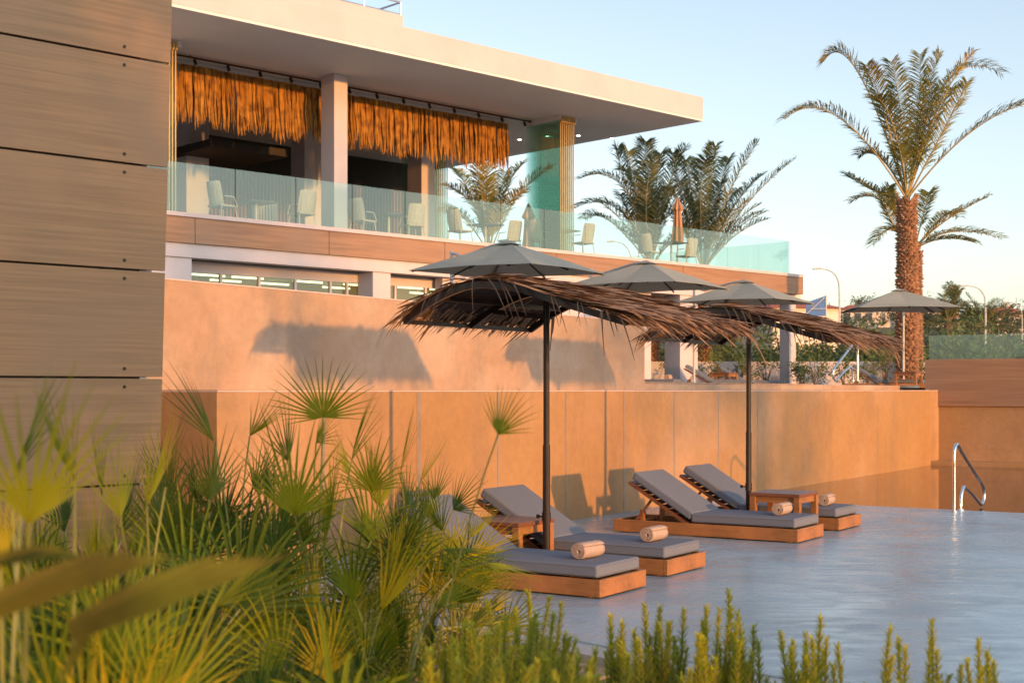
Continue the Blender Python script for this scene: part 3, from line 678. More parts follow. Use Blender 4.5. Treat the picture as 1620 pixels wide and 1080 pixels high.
# ------------------------------------------------------------------ thatch parasols
def smoothcurve(P, n):
    out = []
    for i in range(n):
        t = i / (n - 1) * (len(P) - 1); k = min(int(t), len(P) - 2); f = t - k
        p0 = P[max(k - 1, 0)]; p1 = P[k]; p2 = P[k + 1]; p3 = P[min(k + 2, len(P) - 1)]
        out.append(tuple(0.5 * ((2 * b) + (-a + c) * f + (2 * a - 5 * b + 4 * c - d) * f * f + (-a + 3 * b - 3 * c + d) * f ** 3) for a, b, c, d in zip(p0, p1, p2, p3)))
    return out
PROF = smoothcurve([(-.76, 2.045), (-.50, 2.19), (-.18, 2.295), (.10, 2.30), (.38, 2.245), (.68, 2.15), (.98, 2.06), (1.24, 1.985)], 29)   # (u toward foot, z)
def prof_at(u):
    if u <= PROF[0][0]: a, b = PROF[0], PROF[2]
    elif u >= PROF[-1][0]: a, b = PROF[-3], PROF[-1]
    else:
        for i in range(len(PROF) - 1):
            if PROF[i][0] <= u <= PROF[i + 1][0]: a, b = PROF[i], PROF[i + 1]; break
    s_ = (b[1] - a[1]) / (b[0] - a[0]); return a[1] + (u - a[0]) * s_, s_
def make_thatch(seed):
    rg = random.Random(seed); rr = rg.uniform
    # local x = u toward the lounger foot, local y = along the wall direction
    t = thing('thatch_parasol', 'x', 'parasol', (0, 0, 0), 0, 'thatched parasols over the deck loungers')
    g = MB(); g.tube([(0, 0, 0), (0, 0, 1.05)], .031, 14); g.tube([(0, 0, 1.0), (0, 0, 2.33)], .026, 14); g.tube([(0, 0, .42), (0, 0, .50)], .037, 14)
    g.tube([(-.04, 0, .46), (-.075, 0, .46)], .008, 6); g.tube([(-.075, 0, .46), (-.09, 0, .46)], .018, 10); g.build('pole', M['pole'], t, smooth=False)
    g = MB(); g.box(-.25, .25, -.25, .25, 0, .012); g.build('foot_plate', M['pole'], t)
    Y0, Y1 = -.92, .95
    for y in (Y0, 0, Y1):
        g = MB()
        for i in range(len(PROF) - 1):
            a, b = PROF[i], PROF[i + 1]; g.bar((a[0], y, a[1]), (b[0] + .002, y, b[1]), .035, .05)
        g.build('rib', M['pole'], t)
    for i in (0, 5, 10, 15, 20, 24, 28):
        g = MB(); u, z = PROF[i]; g.bar((u, Y0, z), (u, Y1, z), .03, .035); g.build('purlin', M['pole'], t)
    g = MB(); g.bar((0, -.03, 2.10), (-.5, -.03, 2.16), .03, .04); g.build('brace', M['pole'], t)
    g = MB(); vs = []; fs = []; nu = len(PROF); ny = 15
    for j in range(ny):
        for i, (u, z) in enumerate(PROF): vs.append((u * 1.02, Y0 - .03 + (Y1 - Y0 + .06) * j / (ny - 1), z + .035 + rr(0, .012)))
    for j in range(ny - 1):
        for i in range(nu - 1): k = j * nu + i; fs.append((k, k + 1, k + nu + 1, k + nu))
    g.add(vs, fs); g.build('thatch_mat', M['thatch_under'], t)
    def strip(g, u, y, dirn, ln, w, lift, yaw, droop, n=6):
        pts = []; ws = []
        if dirn > 0: ln = min(ln, max(.12, 1.44 - u + rr(-.06, .05)))
        for k in range(n):
            tt = k / (n - 1); uu = u + dirn * ln * tt; z, s_ = prof_at(uu)
            over = max(0, uu - PROF[-1][0], PROF[0][0] - uu)
            pts.append(Vector((uu, y + yaw * ln * tt, z + .045 + lift * (0.4 + tt) - droop * over - .5 * over * over)))
            ws.append(w * (1 - .9 * tt ** 2.5))
        d = (pts[-1] - pts[0]).normalized(); side = Vector((-d.y, d.x, rr(-.5, .5))).normalized(); g.ribbon(pts, ws, side)
    g = MB()
    for side, umin, umax, cnt in ((1, -.1, 1.05, 1500), (-1, -.1, .5, 650)):
        for i in range(cnt):
            fr = rr(0, 1) ** .75
            u = (-.12 + fr * 1.26) if side > 0 else (-.04 - fr * .66)
            y = rr(Y0 - .06, Y1 + .08)
            strip(g, u, y, side, rr(.25, .5) if side > 0 else rr(.14, .28), rr(.008, .024), rr(0, .055), rr(-.3, .3), rr(-.1, .5))
    for i in range(240):                 # shaggy eaves
        y = rr(Y0 - .08, Y1 + .12); strip(g, rr(.95, 1.2), y, 1, rr(.22, .42), rr(.007, .018), rr(-.03, .02), rr(-.35, .35), rr(-.1, .45))
    for i in range(200):
        y = rr(Y0 - .1, Y1 + .1); strip(g, rr(-.76, -.62), y, -1, rr(.10, .26), rr(.006, .016), rr(-.03, .02), rr(-.4, .4), rr(-.6, .2))
    g.build('thatch', M['thatch'], t)
    g = MB()
    for yb, sg in ((Y0, -1), (Y1, 1)):      # leaves hanging over the two open ends
        for i in range(34):
            u = rr(-.74, 1.2); z, s_ = prof_at(u); big = rr(0, 1) < .5; ln = rr(.18, .42) if big else rr(.08, .2); kk = rr(.2, .9)
            if sg < 0 and -.1 < u < .8 and not big: continue
            w = rr(.008, .017) if big else .006; pts = []
            for k in range(7):
                tt = k / 6; pts.append(Vector((u + kk * ln * (1 if u > -.1 else -1) * tt * .9, yb + sg * (.05 + .1 * math.sin(tt * 1.4)), z + .05 - ln * (tt ** 1.9) * .9)))
            g.ribbon(pts, [w * (1 - .8 * (k / 6) ** 2) for k in range(7)], Vector((.8, .5 * sg, .1)).normalized(), .35, Vector((0, sg, 0)))
    g.build('loose_leaves', M['thatch'], t)
    return t
RU = math.atan2(-Nv.y, -Nv.x)      # local x toward the foot, local y then is along +W
pole1 = l_spots[0][0] + Wv * (.72 + .29) + Nv * 1.07; pole2 = l_spots[2][0] + Wv * (.73 + .29) + Nv * .95
for p, sd_, lb in ((pole1, 3, 'thatched parasol on a dark pole over the two near loungers'), (pole2, 5, 'thatched parasol on a dark pole over the two far deck loungers')):
    t = make_thatch(sd_); t.location = p; t.rotation_euler = (0, 0, RU); t['label'] = lb

# ------------------------------------------------------------------ handrails
def make_rail():
    t = thing('pool_handrail', 'x', 'handrail', (0, 0, 0), 0, 'bent steel pool handrails')
    P = [(0, -.02), (0, .30), (0, .62), (.02, .76), (.10, .825), (.20, .81), (.34, .73), (.9, .47), (1.36, .26), (1.46, .16), (1.44, .05), (1.33, .0), (1.22, .03), (.85, .17), (.52, .27), (.42, .27), (.33, .18), (.30, .05), (.30, -.02)]
    P = smoothcurve([(a, 0, b) for a, b in P], 90); g = MB(); g.tube(P, .0215, 12); g.build('tube', M['chrome'], t, smooth=True)
    for x in (0, .30):
        g = MB(); g.tube([(x, 0, 0), (x, 0, .02)], .045, 16); g.build('flange', M['chrome'], t)
    return t
hr = make_rail()
p = wf(3.60, -3.42); hr.location = p; hr.rotation_euler = (0, 0, RW); hr['label'] = 'bent steel handrail where the deck meets the lower pool'
o = copy_tree(hr, wf(3.60, -7.7), RW, 'second bent steel handrail farther along the deck edge'); o['label'] = 'second bent steel handrail farther along the deck edge'
d = 28.0; o = copy_tree(hr, Vector(((1357 - 810) / FPX * d, d, 1.69)), RW + math.pi, 'bent steel handrail on the upper pool rim, gold lit, right of the far thatch roof')

# ------------------------------------------------------------------ splash glass at the wall foot
# ------------------------------------------------------------------ date palms
def frond(gl, gr, base, ctrl, tip, ll, n=44, bare=.16, w=.017, twist=None):
    base, ctrl, tip = Vector(base), Vector(ctrl), Vector(tip)
    P = [(base * (1 - t) ** 2 + ctrl * 2 * t * (1 - t) + tip * t * t) for t in [i / 16 for i in range(17)]]
    gr.tube(P, [.032 * (1 - .85 * i / 16) for i in range(17)], 5, cap=False)
    hor = Vector((tip - base)); hor.z = 0
    sidev = hor.cross(Vector((0, 0, 1)));
    if sidev.length < .05: sidev = Vector((1, 0, 0))
    sidev.normalize()
    if twist is not None: sidev = (Matrix.Rotation(twist, 3, (tip - base).normalized()) @ sidev)
    for i in range(n):
        t = bare + (1 - bare) * (i + rnd(-.3, .3)) / n; t = min(max(t, 0), 1)
        p = base * (1 - t) ** 2 + ctrl * 2 * t * (1 - t) + tip * t * t
        tg = ((ctrl - base) * (1 - t) + (tip - ctrl) * t).normalized(); up = sidev.cross(tg).normalized()
        env = math.sin(math.pi * min(1, (t - bare * .6) * .78 + .16)) ** .7
        for sg in (-1, 1):
            l = ll * env * rnd(.8, 1.1); dr = (tg * rnd(.45, .9) + sidev * sg * rnd(.75, 1) + up * rnd(.1, .65)).normalized()
            a = p; b = p + dr * l * .55; c = p + dr * l + Vector((0, 0, -.22 * l)) + tg * .1 * l
            wd = dr.cross(up).normalized() if dr.cross(up).length > .1 else tg
            ww = w * rnd(.8, 1.2); wv = (wd * .8 + up * rnd(-.6, .6)).normalized()
            gl.add([a - wv * ww * .4, a + wv * ww * .4, b + wv * ww, b - wv * ww, c], [(0, 1, 2, 3), (3, 2, 4)])
def trunk(t, h, r0, r1, leanv=(0, 0)):
    g = MB(); n = 20
    g.tube([(leanv[0] * (i / n) ** 1.5, leanv[1] * (i / n) ** 1.5, h * i / n) for i in range(n + 1)], [r0 * .86 + (r1 - r0) * .86 * i / n for i in range(n + 1)], 16)
    rows = int(h / .085)
    for j in range(rows):
        z = h * j / rows; f = z / h; r_ = r0 + (r1 - r0) * f; m = 13
        ox, oy = leanv[0] * f ** 1.5, leanv[1] * f ** 1.5
        for k in range(m):
            a = 2 * math.pi * (k + .5 * (j % 2)) / m + rnd(-.12, .12); ca, sa = math.cos(a), math.sin(a); ta = Vector((-sa, ca, 0)); rd = Vector((ca, sa, 0))
            c = Vector((ox, oy, z + rnd(-.03, .03))); w = r_ * 2 * math.pi / m * .5 * rnd(.8, 1.0); o_ = rnd(.01, .085)
            g.add([c + rd * r_ * .84 - ta * w, c + rd * r_ * .84 + ta * w, c + rd * (r_ + o_) - ta * w * .5 + Vector((0, 0, .075)), c + rd * (r_ + o_) + ta * w * .5 + Vector((0, 0, .075)),
                   c + rd * r_ * .84 + Vector((0, 0, .12)) - ta * w * .5, c + rd * r_ * .84 + Vector((0, 0, .12)) + ta * w * .5], [(0, 1, 3, 2), (2, 3, 5, 4), (0, 2, 4), (1, 5, 3)])
    g.build('trunk', M['bark'], t)
def palm(label, basepx, d, crown_py, fronds, r0=.35, ll=.55, nf=18, mt='frond', flen=2.6, z0=T, seed=1, group=None, zup=(20, 85), trunk_r1=None):
    random.seed(seed)
    X = (basepx - 810) / FPX * d; cz = EYE - (crown_py - HOR) / FPX * d
    t = thing('date_palm', label, 'palm tree', (X, d, z0), 0, group)
    h = cz - z0; trunk(t, h, r0, (trunk_r1 or r0 * .85)); gl = MB(); gr_ = MB(); base = Vector((0, 0, h + .05)); pxm = d / FPX
    for (mx, my, tx, ty, dy) in fronds:       # mid and tip points in photo pixels, dy = depth offset of tip in m
        tip = Vector(((tx - basepx) * pxm, dy, h - (ty - crown_py) * pxm)); mid = Vector(((mx - basepx) * pxm, dy * .4, h - (my - crown_py) * pxm))
        ctrl = mid * 2 - (base + tip) * .5; frond(gl, gr_, base, ctrl, tip, ll * 1.1, 92, .2)
    for i in range(nf):
        az = rnd(0, 2 * math.pi); el = R(rnd(*zup)); ln = flen * rnd(.8, 1.1); hd = Vector((math.cos(az), math.sin(az), 0))
        c = base + hd * ln * .5 * math.cos(el) + Vector((0, 0, ln * .6 * math.sin(el))); tp = base + hd * ln * (.95 * math.cos(el) + .12) + Vector((0, 0, ln * math.sin(el) * .95 - ln * .28 * math.cos(el)))
        frond(gl, gr_, base, c, tp, ll * rnd(.85, 1), 46, .2)
    gl.build('crown', M[mt], t); gr_.build('frond_ribs', M['rachis'], t)
    g = MB()
    for k in range(26):
        a = 2 * math.pi * k / 26 + rnd(-.1, .1); r_ = r0 * .8; z = h - rnd(0, .35)
        g.bar((r_ * .7 * math.cos(a), r_ * .7 * math.sin(a), z), ((r_ + .07) * math.cos(a), (r_ + .07) * math.sin(a), z + rnd(.18, .32)), .07, .03)
    g.build('frond_stubs', M['bark'], t)
    return t
big = [(1322, 190, 1231, 200, -1), (1360, 112, 1309, 92, .5), (1405, 200, 1366, 168, -1.2), (1400, 250, 1372, 240, .8), 
       (1420, 190, 1395, 110, -1), (1455, 190, 1465, 78, .6), (1475, 180, 1520, 98, -1.2), (1500, 130, 1600, 108, .8),
       (1540, 205, 1640, 168, -.8), (1495, 170, 1535, 125, 1.5), (1470, 200, 1490, 115, 1.2), (1480, 215, 1500, 150, -1.8),
       (1400, 300, 1362, 262, 1.8), (1460, 170, 1478, 92, -.6), (1388, 175, 1352, 120, -1.4)]
palm('tall date palm with a long textured trunk at the right, behind the lone grey parasol', 1435, 42, 318, big, r0=.345, ll=.62, nf=2, seed=11, trunk_r1=.29, flen=2.2, zup=(70, 85))
palm('smaller date palm low behind the tall palm trunk', 1446, 47, 398, [(1405, 318, 1358, 312, 1), (1410, 365, 1368, 392, -1), (1490, 352, 1552, 316, -.8), (1510, 365, 1602, 372, 1), (1470, 320, 1480, 300, .8), (1400, 340, 1395, 300, -1), (1500, 340, 1540, 335, 1.5), (1485, 380, 1530, 390, -1), (1425, 330, 1420, 296, 1)], r0=.3, ll=.5, nf=0, seed=12)
p2 = [(985, 300, 915, 290, -1), (980, 330, 910, 325, .8), (985, 280, 975, 240, -.6), (1000, 270, 1000, 236, 1), (1020, 280, 1018, 232, -1), (1040, 280, 1050, 238, .8), (1055, 300, 1080, 240, -1), (1000, 340, 985, 300, 1.2), (1020, 320, 1030, 260, -1.4), (1040, 330, 1070, 290, 1.2), (970, 350, 930, 340, 1.2), (1010, 300, 990, 262, 1.4)]
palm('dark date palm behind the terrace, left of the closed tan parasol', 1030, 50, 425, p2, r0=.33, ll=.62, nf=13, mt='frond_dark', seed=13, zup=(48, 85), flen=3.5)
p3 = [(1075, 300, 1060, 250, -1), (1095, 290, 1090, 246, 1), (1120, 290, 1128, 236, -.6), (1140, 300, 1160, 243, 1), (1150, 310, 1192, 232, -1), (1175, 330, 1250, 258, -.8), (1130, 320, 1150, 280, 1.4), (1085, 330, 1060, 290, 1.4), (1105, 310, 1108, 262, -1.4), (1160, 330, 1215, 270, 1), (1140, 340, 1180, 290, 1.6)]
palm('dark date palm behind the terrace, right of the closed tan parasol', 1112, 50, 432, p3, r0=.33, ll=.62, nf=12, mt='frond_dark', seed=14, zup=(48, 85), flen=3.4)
p4 = [(740, 300, 715, 262, 1), (770, 310, 775, 255, -1), (795, 310, 830, 252, .8), (815, 320, 870, 272, -1), (750, 330, 705, 300, -1), (785, 330, 800, 262, 1.3), (730, 340, 700, 330, 1), (765, 330, 755, 262, -1.5), (790, 345, 830, 310, -1.5)]
palm('date palm seen through the open terrace under the end of the grass curtain', 775, 50, 405, p4, r0=.33, ll=.6, nf=2, mt='frond', seed=15, zup=(60, 85), flen=2.8)
palm('distant date palm on the hillside right of the tall palm', 1555, 105, 520, [], r0=.4, ll=.9, nf=26, mt='frond_dark', seed=16, zup=(5, 80), flen=3.0, z0=1.2)
palm('distant dark date palm just right of the lone grey parasol', 1500, 100, 515, [], r0=.35, ll=.9, nf=20, mt='frond_dark', seed=17, zup=(5, 80), flen=2.6, z0=1.2)
palm('distant pale-topped palm standing between the tall palm and the street lamps', 1508, 120, 480, [], r0=.35, ll=.8, nf=12, mt='frond', seed=21, zup=(5, 80), flen=2.0, z0=1.2)

# ------------------------------------------------------------------ leafy shrubs and trees
def leaf_cloud(g, c, rad, n, size, rg, flat=.8, clump=12):
    cs = [Vector((rg.gauss(0, .5), rg.gauss(0, .5), rg.gauss(0, .45))) for _ in range(clump)]
    for i in range(n):
        k = rg.choice(cs); p = k + Vector((rg.gauss(0, .22), rg.gauss(0, .22), rg.gauss(0, .2)))
        p = Vector((c[0] + p.x * rad[0], c[1] + p.y * rad[1], c[2] + p.z * rad[2]))
        a = Vector((rg.uniform(-1, 1), rg.uniform(-1, 1), rg.uniform(-1, 1))).normalized(); b = a.orthogonal().normalized(); s_ = size * rg.uniform(.6, 1.3)
        g.add([p - a * s_, p - b * s_ * .45, p + a * s_, p + b * s_ * .45], [(0, 1, 2, 3)])
def shrub(label, loc, r_, h, n, size, mt='leaf', group=None, name='shrub', cat='shrub', seed=1):
    rg = random.Random(seed); t = thing(name, label, cat, loc, 0, group); g = MB(); leaf_cloud(g, (0, 0, h * .58), (r_, r_, h * .62), n, size, rg); g.build('foliage', M[mt], t)
    g = MB()
    for k in range(6):
        a = rg.uniform(0, 6.28); g.tube([(0, 0, 0), (math.cos(a) * r_ * .3, math.sin(a) * r_ * .3, h * .5), (math.cos(a) * r_ * .6, math.sin(a) * r_ * .6, h * .85)], [.02, .014, .006], 5)
    g.build('stem', M['twig'], t); return t
sh = [(1068, 44, .35, .9, 'young leafy shrub before the low wall, left of the porch opening'), (1130, 45, .4, 1.0, 'bright green shrub before the low wall beside the leftmost porch lounger'),
      (1178, 46, .35, .95, 'slim shrub before the low wall, seen through the porch'), (1212, 46, .45, 1.0, 'round dark shrub before the low wall, left of the porch pillar'),
      (1268, 45, .4, .9, 'small shrub before the low wall, just right of the porch pillar'), (1290, 46, .5, 1.1, 'spreading young shrub before the low wall under the far thatch tip'),
      (1335, 46, .4, .9, 'young shrub before the low wall, left of the upper handrail'), (1372, 46, .4, 1.0, 'shrub before the low wall, right of the upper handrail'),
      (1400, 47, .5, 1.5, 'tall bright green shrub rising above the low wall left of the palm trunk'), (1458, 46, .35, 1.0, 'young shrub in the corner right of the palm trunk')]
for i, (px, d, r_, h, lb) in enumerate(sh): shrub(lb, Vector(((px - 810) / FPX * d, d, T)), r_, h, 420, .055, group='shrubs along the low white wall', seed=40 + i)
lw = MB(); a = at(960, 600, 47.6); b = at(1500, 600, 47.6)
lw.box(a.x, b.x, 47.5, 47.8, 1.3, 2.5); tag(lw.build('low_garden_wall', M['white'], bevel=.01), 'low white garden wall at the back of the upper terrace', 'wall')
# hedge masses (uncountable)
rg = random.Random(5); g = MB()
for k in range(54):
    px = 930 + k * 15.5 + rg.uniform(-5, 5); d = rg.uniform(51, 58); top = 1.5 + (617 - rg.uniform(526, 550)) / FPX * d
    leaf_cloud(g, ((px - 810) / FPX * d, d, 1.0 + (top - 1) * .5), (1.5, 1.2, (top - 1.) * .52), 1000, .11, rg, clump=14)
tag(g.build('hedge', M['leaf'], None), 'thick mass of green scrub growing behind the low white wall', 'hedge', kind='stuff')
def tree(label, px, d, h, cr, seed, z0=None, group='distant trees on the hillside', n=1800, size=.22, mt='leaf_far', name='tree', loc=None):
    rg = random.Random(seed); X = (px - 810) / FPX * d; z = hill_z(X, d) if z0 is None else z0
    t = thing(name, label, 'tree', loc or (X, d, z), 0, group); g = MB()
    g.tube([(0, 0, -.3), (.1, 0, h * .3), (.05, .1, h * .6)], [h * .035, h * .028, h * .015], 8)
    for k in range(6):
        a = rg.uniform(0, 6.28); g.tube([(.05, .02, h * .35), (math.cos(a) * cr * .35, math.sin(a) * cr * .35, h * .6), (math.cos(a) * cr * .6, math.sin(a) * cr * .6, h * .8)], [h * .015, h * .01, h * .004], 5)
    g.build('trunk', M['bark2'], t); g = MB(); leaf_cloud(g, (0, 0, h * .66), (cr, cr, h * .36), n, size, rg, clump=18); g.build('crown', M[mt], t); return t
dt = [(1330, 130, 6, 3.2), (1300, 150, 6, 3), (1372, 250, 6, 3.4), (1436, 230, 6, 3), (1480, 110, 5.5, 3), (1520, 95, 5, 2.6), (1600, 120, 6, 3.4), (1640, 140, 6.5, 4), (1568, 150, 6, 3), (1450, 160, 6, 3.5), (1245, 150, 6, 3.4), (960, 90, 8.0, 4.0), (985, 95, 7.5, 3.5), (925, 90, 7.3, 3.4)]
names = ['dark distant tree right of the blue board', 'distant tree behind the blue board', 'distant tree on the skyline between the blue board and the lone parasol', 'low distant tree behind the lone parasol canopy',
         'distant tree right of the tall palm trunk', 'distant tree under the far right date palm', 'distant tree by the farthest right house', 'distant tree at the right frame edge', 'distant tree between the two right street lamps',
         'distant tree hidden partly by the tall palm trunk', 'distant tree behind the building corner', 'dark tree top seen through the terrace balustrade', 'dark tree top right of the folded glass doors', 'dark tree top beside the glass door stack']
for i, (px, d, h, cr) in enumerate(dt): tree(names[i], px, d, h, cr, 60 + i, n=1500, size=.20)
rg = random.Random(8); g = MB()
for k in range(260):
    d = rg.uniform(205, 520); px = rg.uniform(1180, 1760); X = (px - 810) / FPX * d; hh = rg.uniform(2.0, 5)
    leaf_cloud(g, (X, d, hill_z(X, d) + hh * .4), (hh * .9, hh * .9, hh * .5), 130, .45, rg, clump=5)
tag(g.build('hillside_scrub', M['leaf_far'], None), 'bushes and scrub scattered over the far hillside', 'scrub', kind='stuff')
# unseen trees added between sun and building to cast shade
def sun_side(p, k): return Vector((p[0], p[1], 0)) + Vector((SUN.x, SUN.y, 0)).normalized() * k
a = sun_side((-2.62, 7.25), 17); tree('unseen broad leafy tree added beyond the right edge of the deck to shade the board screen', 0, 1, 6.7, 1.75, 91, loc=(a.x, a.y, -.16), group='unseen trees added for shade beyond the deck', n=4200, size=.12, mt='leaf', name='added_shade_tree')
a = sun_side(bf(17.5, 0), 52); tree('unseen tall leafy tree added far beyond the deck to shade the terrace edge', 0, 1, 11.3, 3.3, 92, loc=(a.x, a.y, -.16), group='unseen trees added for shade beyond the deck', n=4200, size=.17, mt='leaf', name='added_shade_tree')

# ------------------------------------------------------------------ houses, board, street lamps
def house(label, px, d, w, dp, h, roof, rz=.3, gable=True, seed=1):
    X = (px - 810) / FPX * d; z = hill_z(X, d) - .3; t = thing('house', label, 'house', (X, d, z), rz, 'distant hillside houses')
    g = MB(); g.box(-w / 2, w / 2, -dp / 2, dp / 2, 0, h); wl_ = g.build('wall', M['house'], t)
    if roof:
        g = MB(); e = .35; hh = h + w * .16
        g.add([(-w / 2 - e, -dp / 2 - e, h - .02), (w / 2 + e, -dp / 2 - e, h - .02), (w / 2 + e, dp / 2 + e, h - .02), (-w / 2 - e, dp / 2 + e, h - .02), (-w * .22, 0, hh), (w * .22, 0, hh)],
              [(0, 1, 5, 4), (1, 2, 5), (2, 3, 4, 5), (3, 0, 4), (3, 2, 1, 0)]); rf = g.build('roof', M['red_roof'], t)
        g = MB(); g.box(w * .12, w * .12 + .5, .2, .7, h, hh + .4); g.build('chimney', M['house'], rf)
    else:
        g = MB(); g.box(-w / 2 - .1, w / 2 + .1, -dp / 2 - .1, dp / 2 + .1, h, h + .35); g.build('roof', M['house'], t)
    for k in (-1, 0, 1):
        g = MB(); g.box(k * w * .3 - .5, k * w * .3 + .5, -dp / 2 - .05, -dp / 2 + .05, h * .42, h * .42 + 1.2); g.build('window', M['pane'], t)
for i, (px, d, w, dp, h, rf, rz, lb) in enumerate([
        (1246, 92, 4.6, 6, 6.2, 1, .2, 'cream house with red tiled roof just right of the building corner'),
        (1356, 215, 5.5, 5, 3.0, 1, -.2, 'small red roofed house left of the lone grey parasol mast'),
        (1398, 225, 6, 5, 3.2, 1, .3, 'red roofed house partly under the lone grey parasol'),
        (1482, 220, 5.5, 5, 3, 1, .1, 'low house with red roof right of the tall palm trunk'),
        (1584, 185, 6.5, 5, 3.0, 1, -.1, 'white house with red roof between the two right street lamps'),
        (1530, 290, 8, 6, 3.2, 0, .2, 'flat roofed pale house high on the far hill'),
        (1322, 250, 7, 6, 3, 0, .1, 'flat roofed pale house beyond the first street lamp'),
        (1622, 240, 8, 6, 3.2, 0, .0, 'pale flat roofed house at the right edge of the frame')]): house(lb, px, d, w, dp, h, rf, rz)
bb = thing('blue_billboard', 'blue board with diagonal white bracing beside the red roofed house', 'billboard', at(1290, 560, 84) * 1, -.1)
bb.location.z = 1.6
g = MB(); h1 = 1.5 + (617 - 500) / FPX * 84 - 1.6; h2 = 1.5 + (617 - 468) / FPX * 84 - 1.6
g.add([(-.6, 0, h1), (.6, 0, h1), (.6, 0, h2), (-.55, 0, h2 - .4), (-.6, .06, h1), (.6, .06, h1), (.6, .06, h2), (-.55, .06, h2 - .4)], [(0, 1, 2, 3), (7, 6, 5, 4), (0, 4, 5, 1), (1, 5, 6, 2), (2, 6, 7, 3), (3, 7, 4, 0)]); g.build('board', M['blue'], bb)
g = MB(); g.bar((-.6, -.05, h1 + .1), (.55, -.05, h2 - .1), .04, .05); g.bar((-.3, -.05, h1 + .45), (.6, -.05, h1 + .45), .03, .04); g.tube([(.65, 0, 0), (.65, 0, h2 + .05)], .05, 6); g.tube([(-.6, 0, 0), (-.6, 0, h1)], .05, 6); g.build('bracing', M['lamp_post'], bb)
def street_lamp(label, px, d, toppy, reach=-1, z0=1.2):
    X = (px - 810) / FPX * d; t = thing('street_lamp', label, 'street lamp', (X, d, z0), 0, 'street lamps along the far road'); h = EYE + (HOR - toppy) / FPX * d - z0
    g = MB(); P = smoothcurve([(0, 0, 0), (0, 0, h * .5), (0, 0, h * .82), (-.12 * 1, 0, h * .92), (-.5, 0, h * .98), (-1.1, 0, h)], 24); g.tube(P, [.07 - .04 * i / 23 for i in range(24)], 8); g.build('pole', M['lamp_post'], t)
    g = MB(); g.obox((-1.32, 0, h), (.25, 0, .02), (0, .1, 0), (0, 0, .05)); g.build('lamp_head', M['lamp_post'], t, bevel=.03)
street_lamp('street lamp with curved arm just right of the building corner', 1328, 80, 425)
street_lamp('street lamp with curved arm behind the distant right date palm', 1559, 84, 452)
street_lamp('street lamp at the right edge of the frame', 1617, 110, 478)
street_lamp('street lamp glimpsed through the glass balustrade beside the folded doors', 1000, 84, 382)

# ------------------------------------------------------------------ fan palms in the planting bed
def fan_leaf(g, hub, axis, nrm, Rr, span, nseg, rg, joined=.24, droop=.12, cup=.15):
    axis = axis.normalized(); nrm = (nrm - axis * nrm.dot(axis)).normalized(); side = axis.cross(nrm).normalized()
    da = R(span) / nseg
    for i in range(nseg):
        a = -R(span) / 2 + da * (i + .5) + rg.uniform(-.15, .15) * da; c = abs(a) / (R(span) / 2 + 1e-6)
        dr = axis * math.cos(a) + side * math.sin(a) + nrm * (cup * (1 - c) - cup * .4); dr.normalize()
        sd_ = (axis * -math.sin(a) + side * math.cos(a)); ln = Rr * (1 - .30 * c ** 2) * rg.uniform(.85, 1.06)
        jw = ln * joined * math.tan(da / 2) * 1.02; jw = min(jw, Rr * .027); bend = rg.uniform(.3, 1.5) * droop
        pts = []; ws = []
        for t, w in ((0, .2), (.15, .6), (joined, 1.0), (.58, .62), (.8, .3), (1.0, .03)):
            pts.append(hub + dr * ln * t + Vector((0, 0, -1)) * bend * ln * t ** 3 - nrm * .04 * ln * t * t); ws.append(jw * w)
        g.ribbon(pts, ws, sd_, .55, nrm)
def bez(a, b, c, n=10): return [a * (1 - t) ** 2 + b * 2 * t * (1 - t) + c * t * t for t in [i / (n - 1) for i in range(n)]]
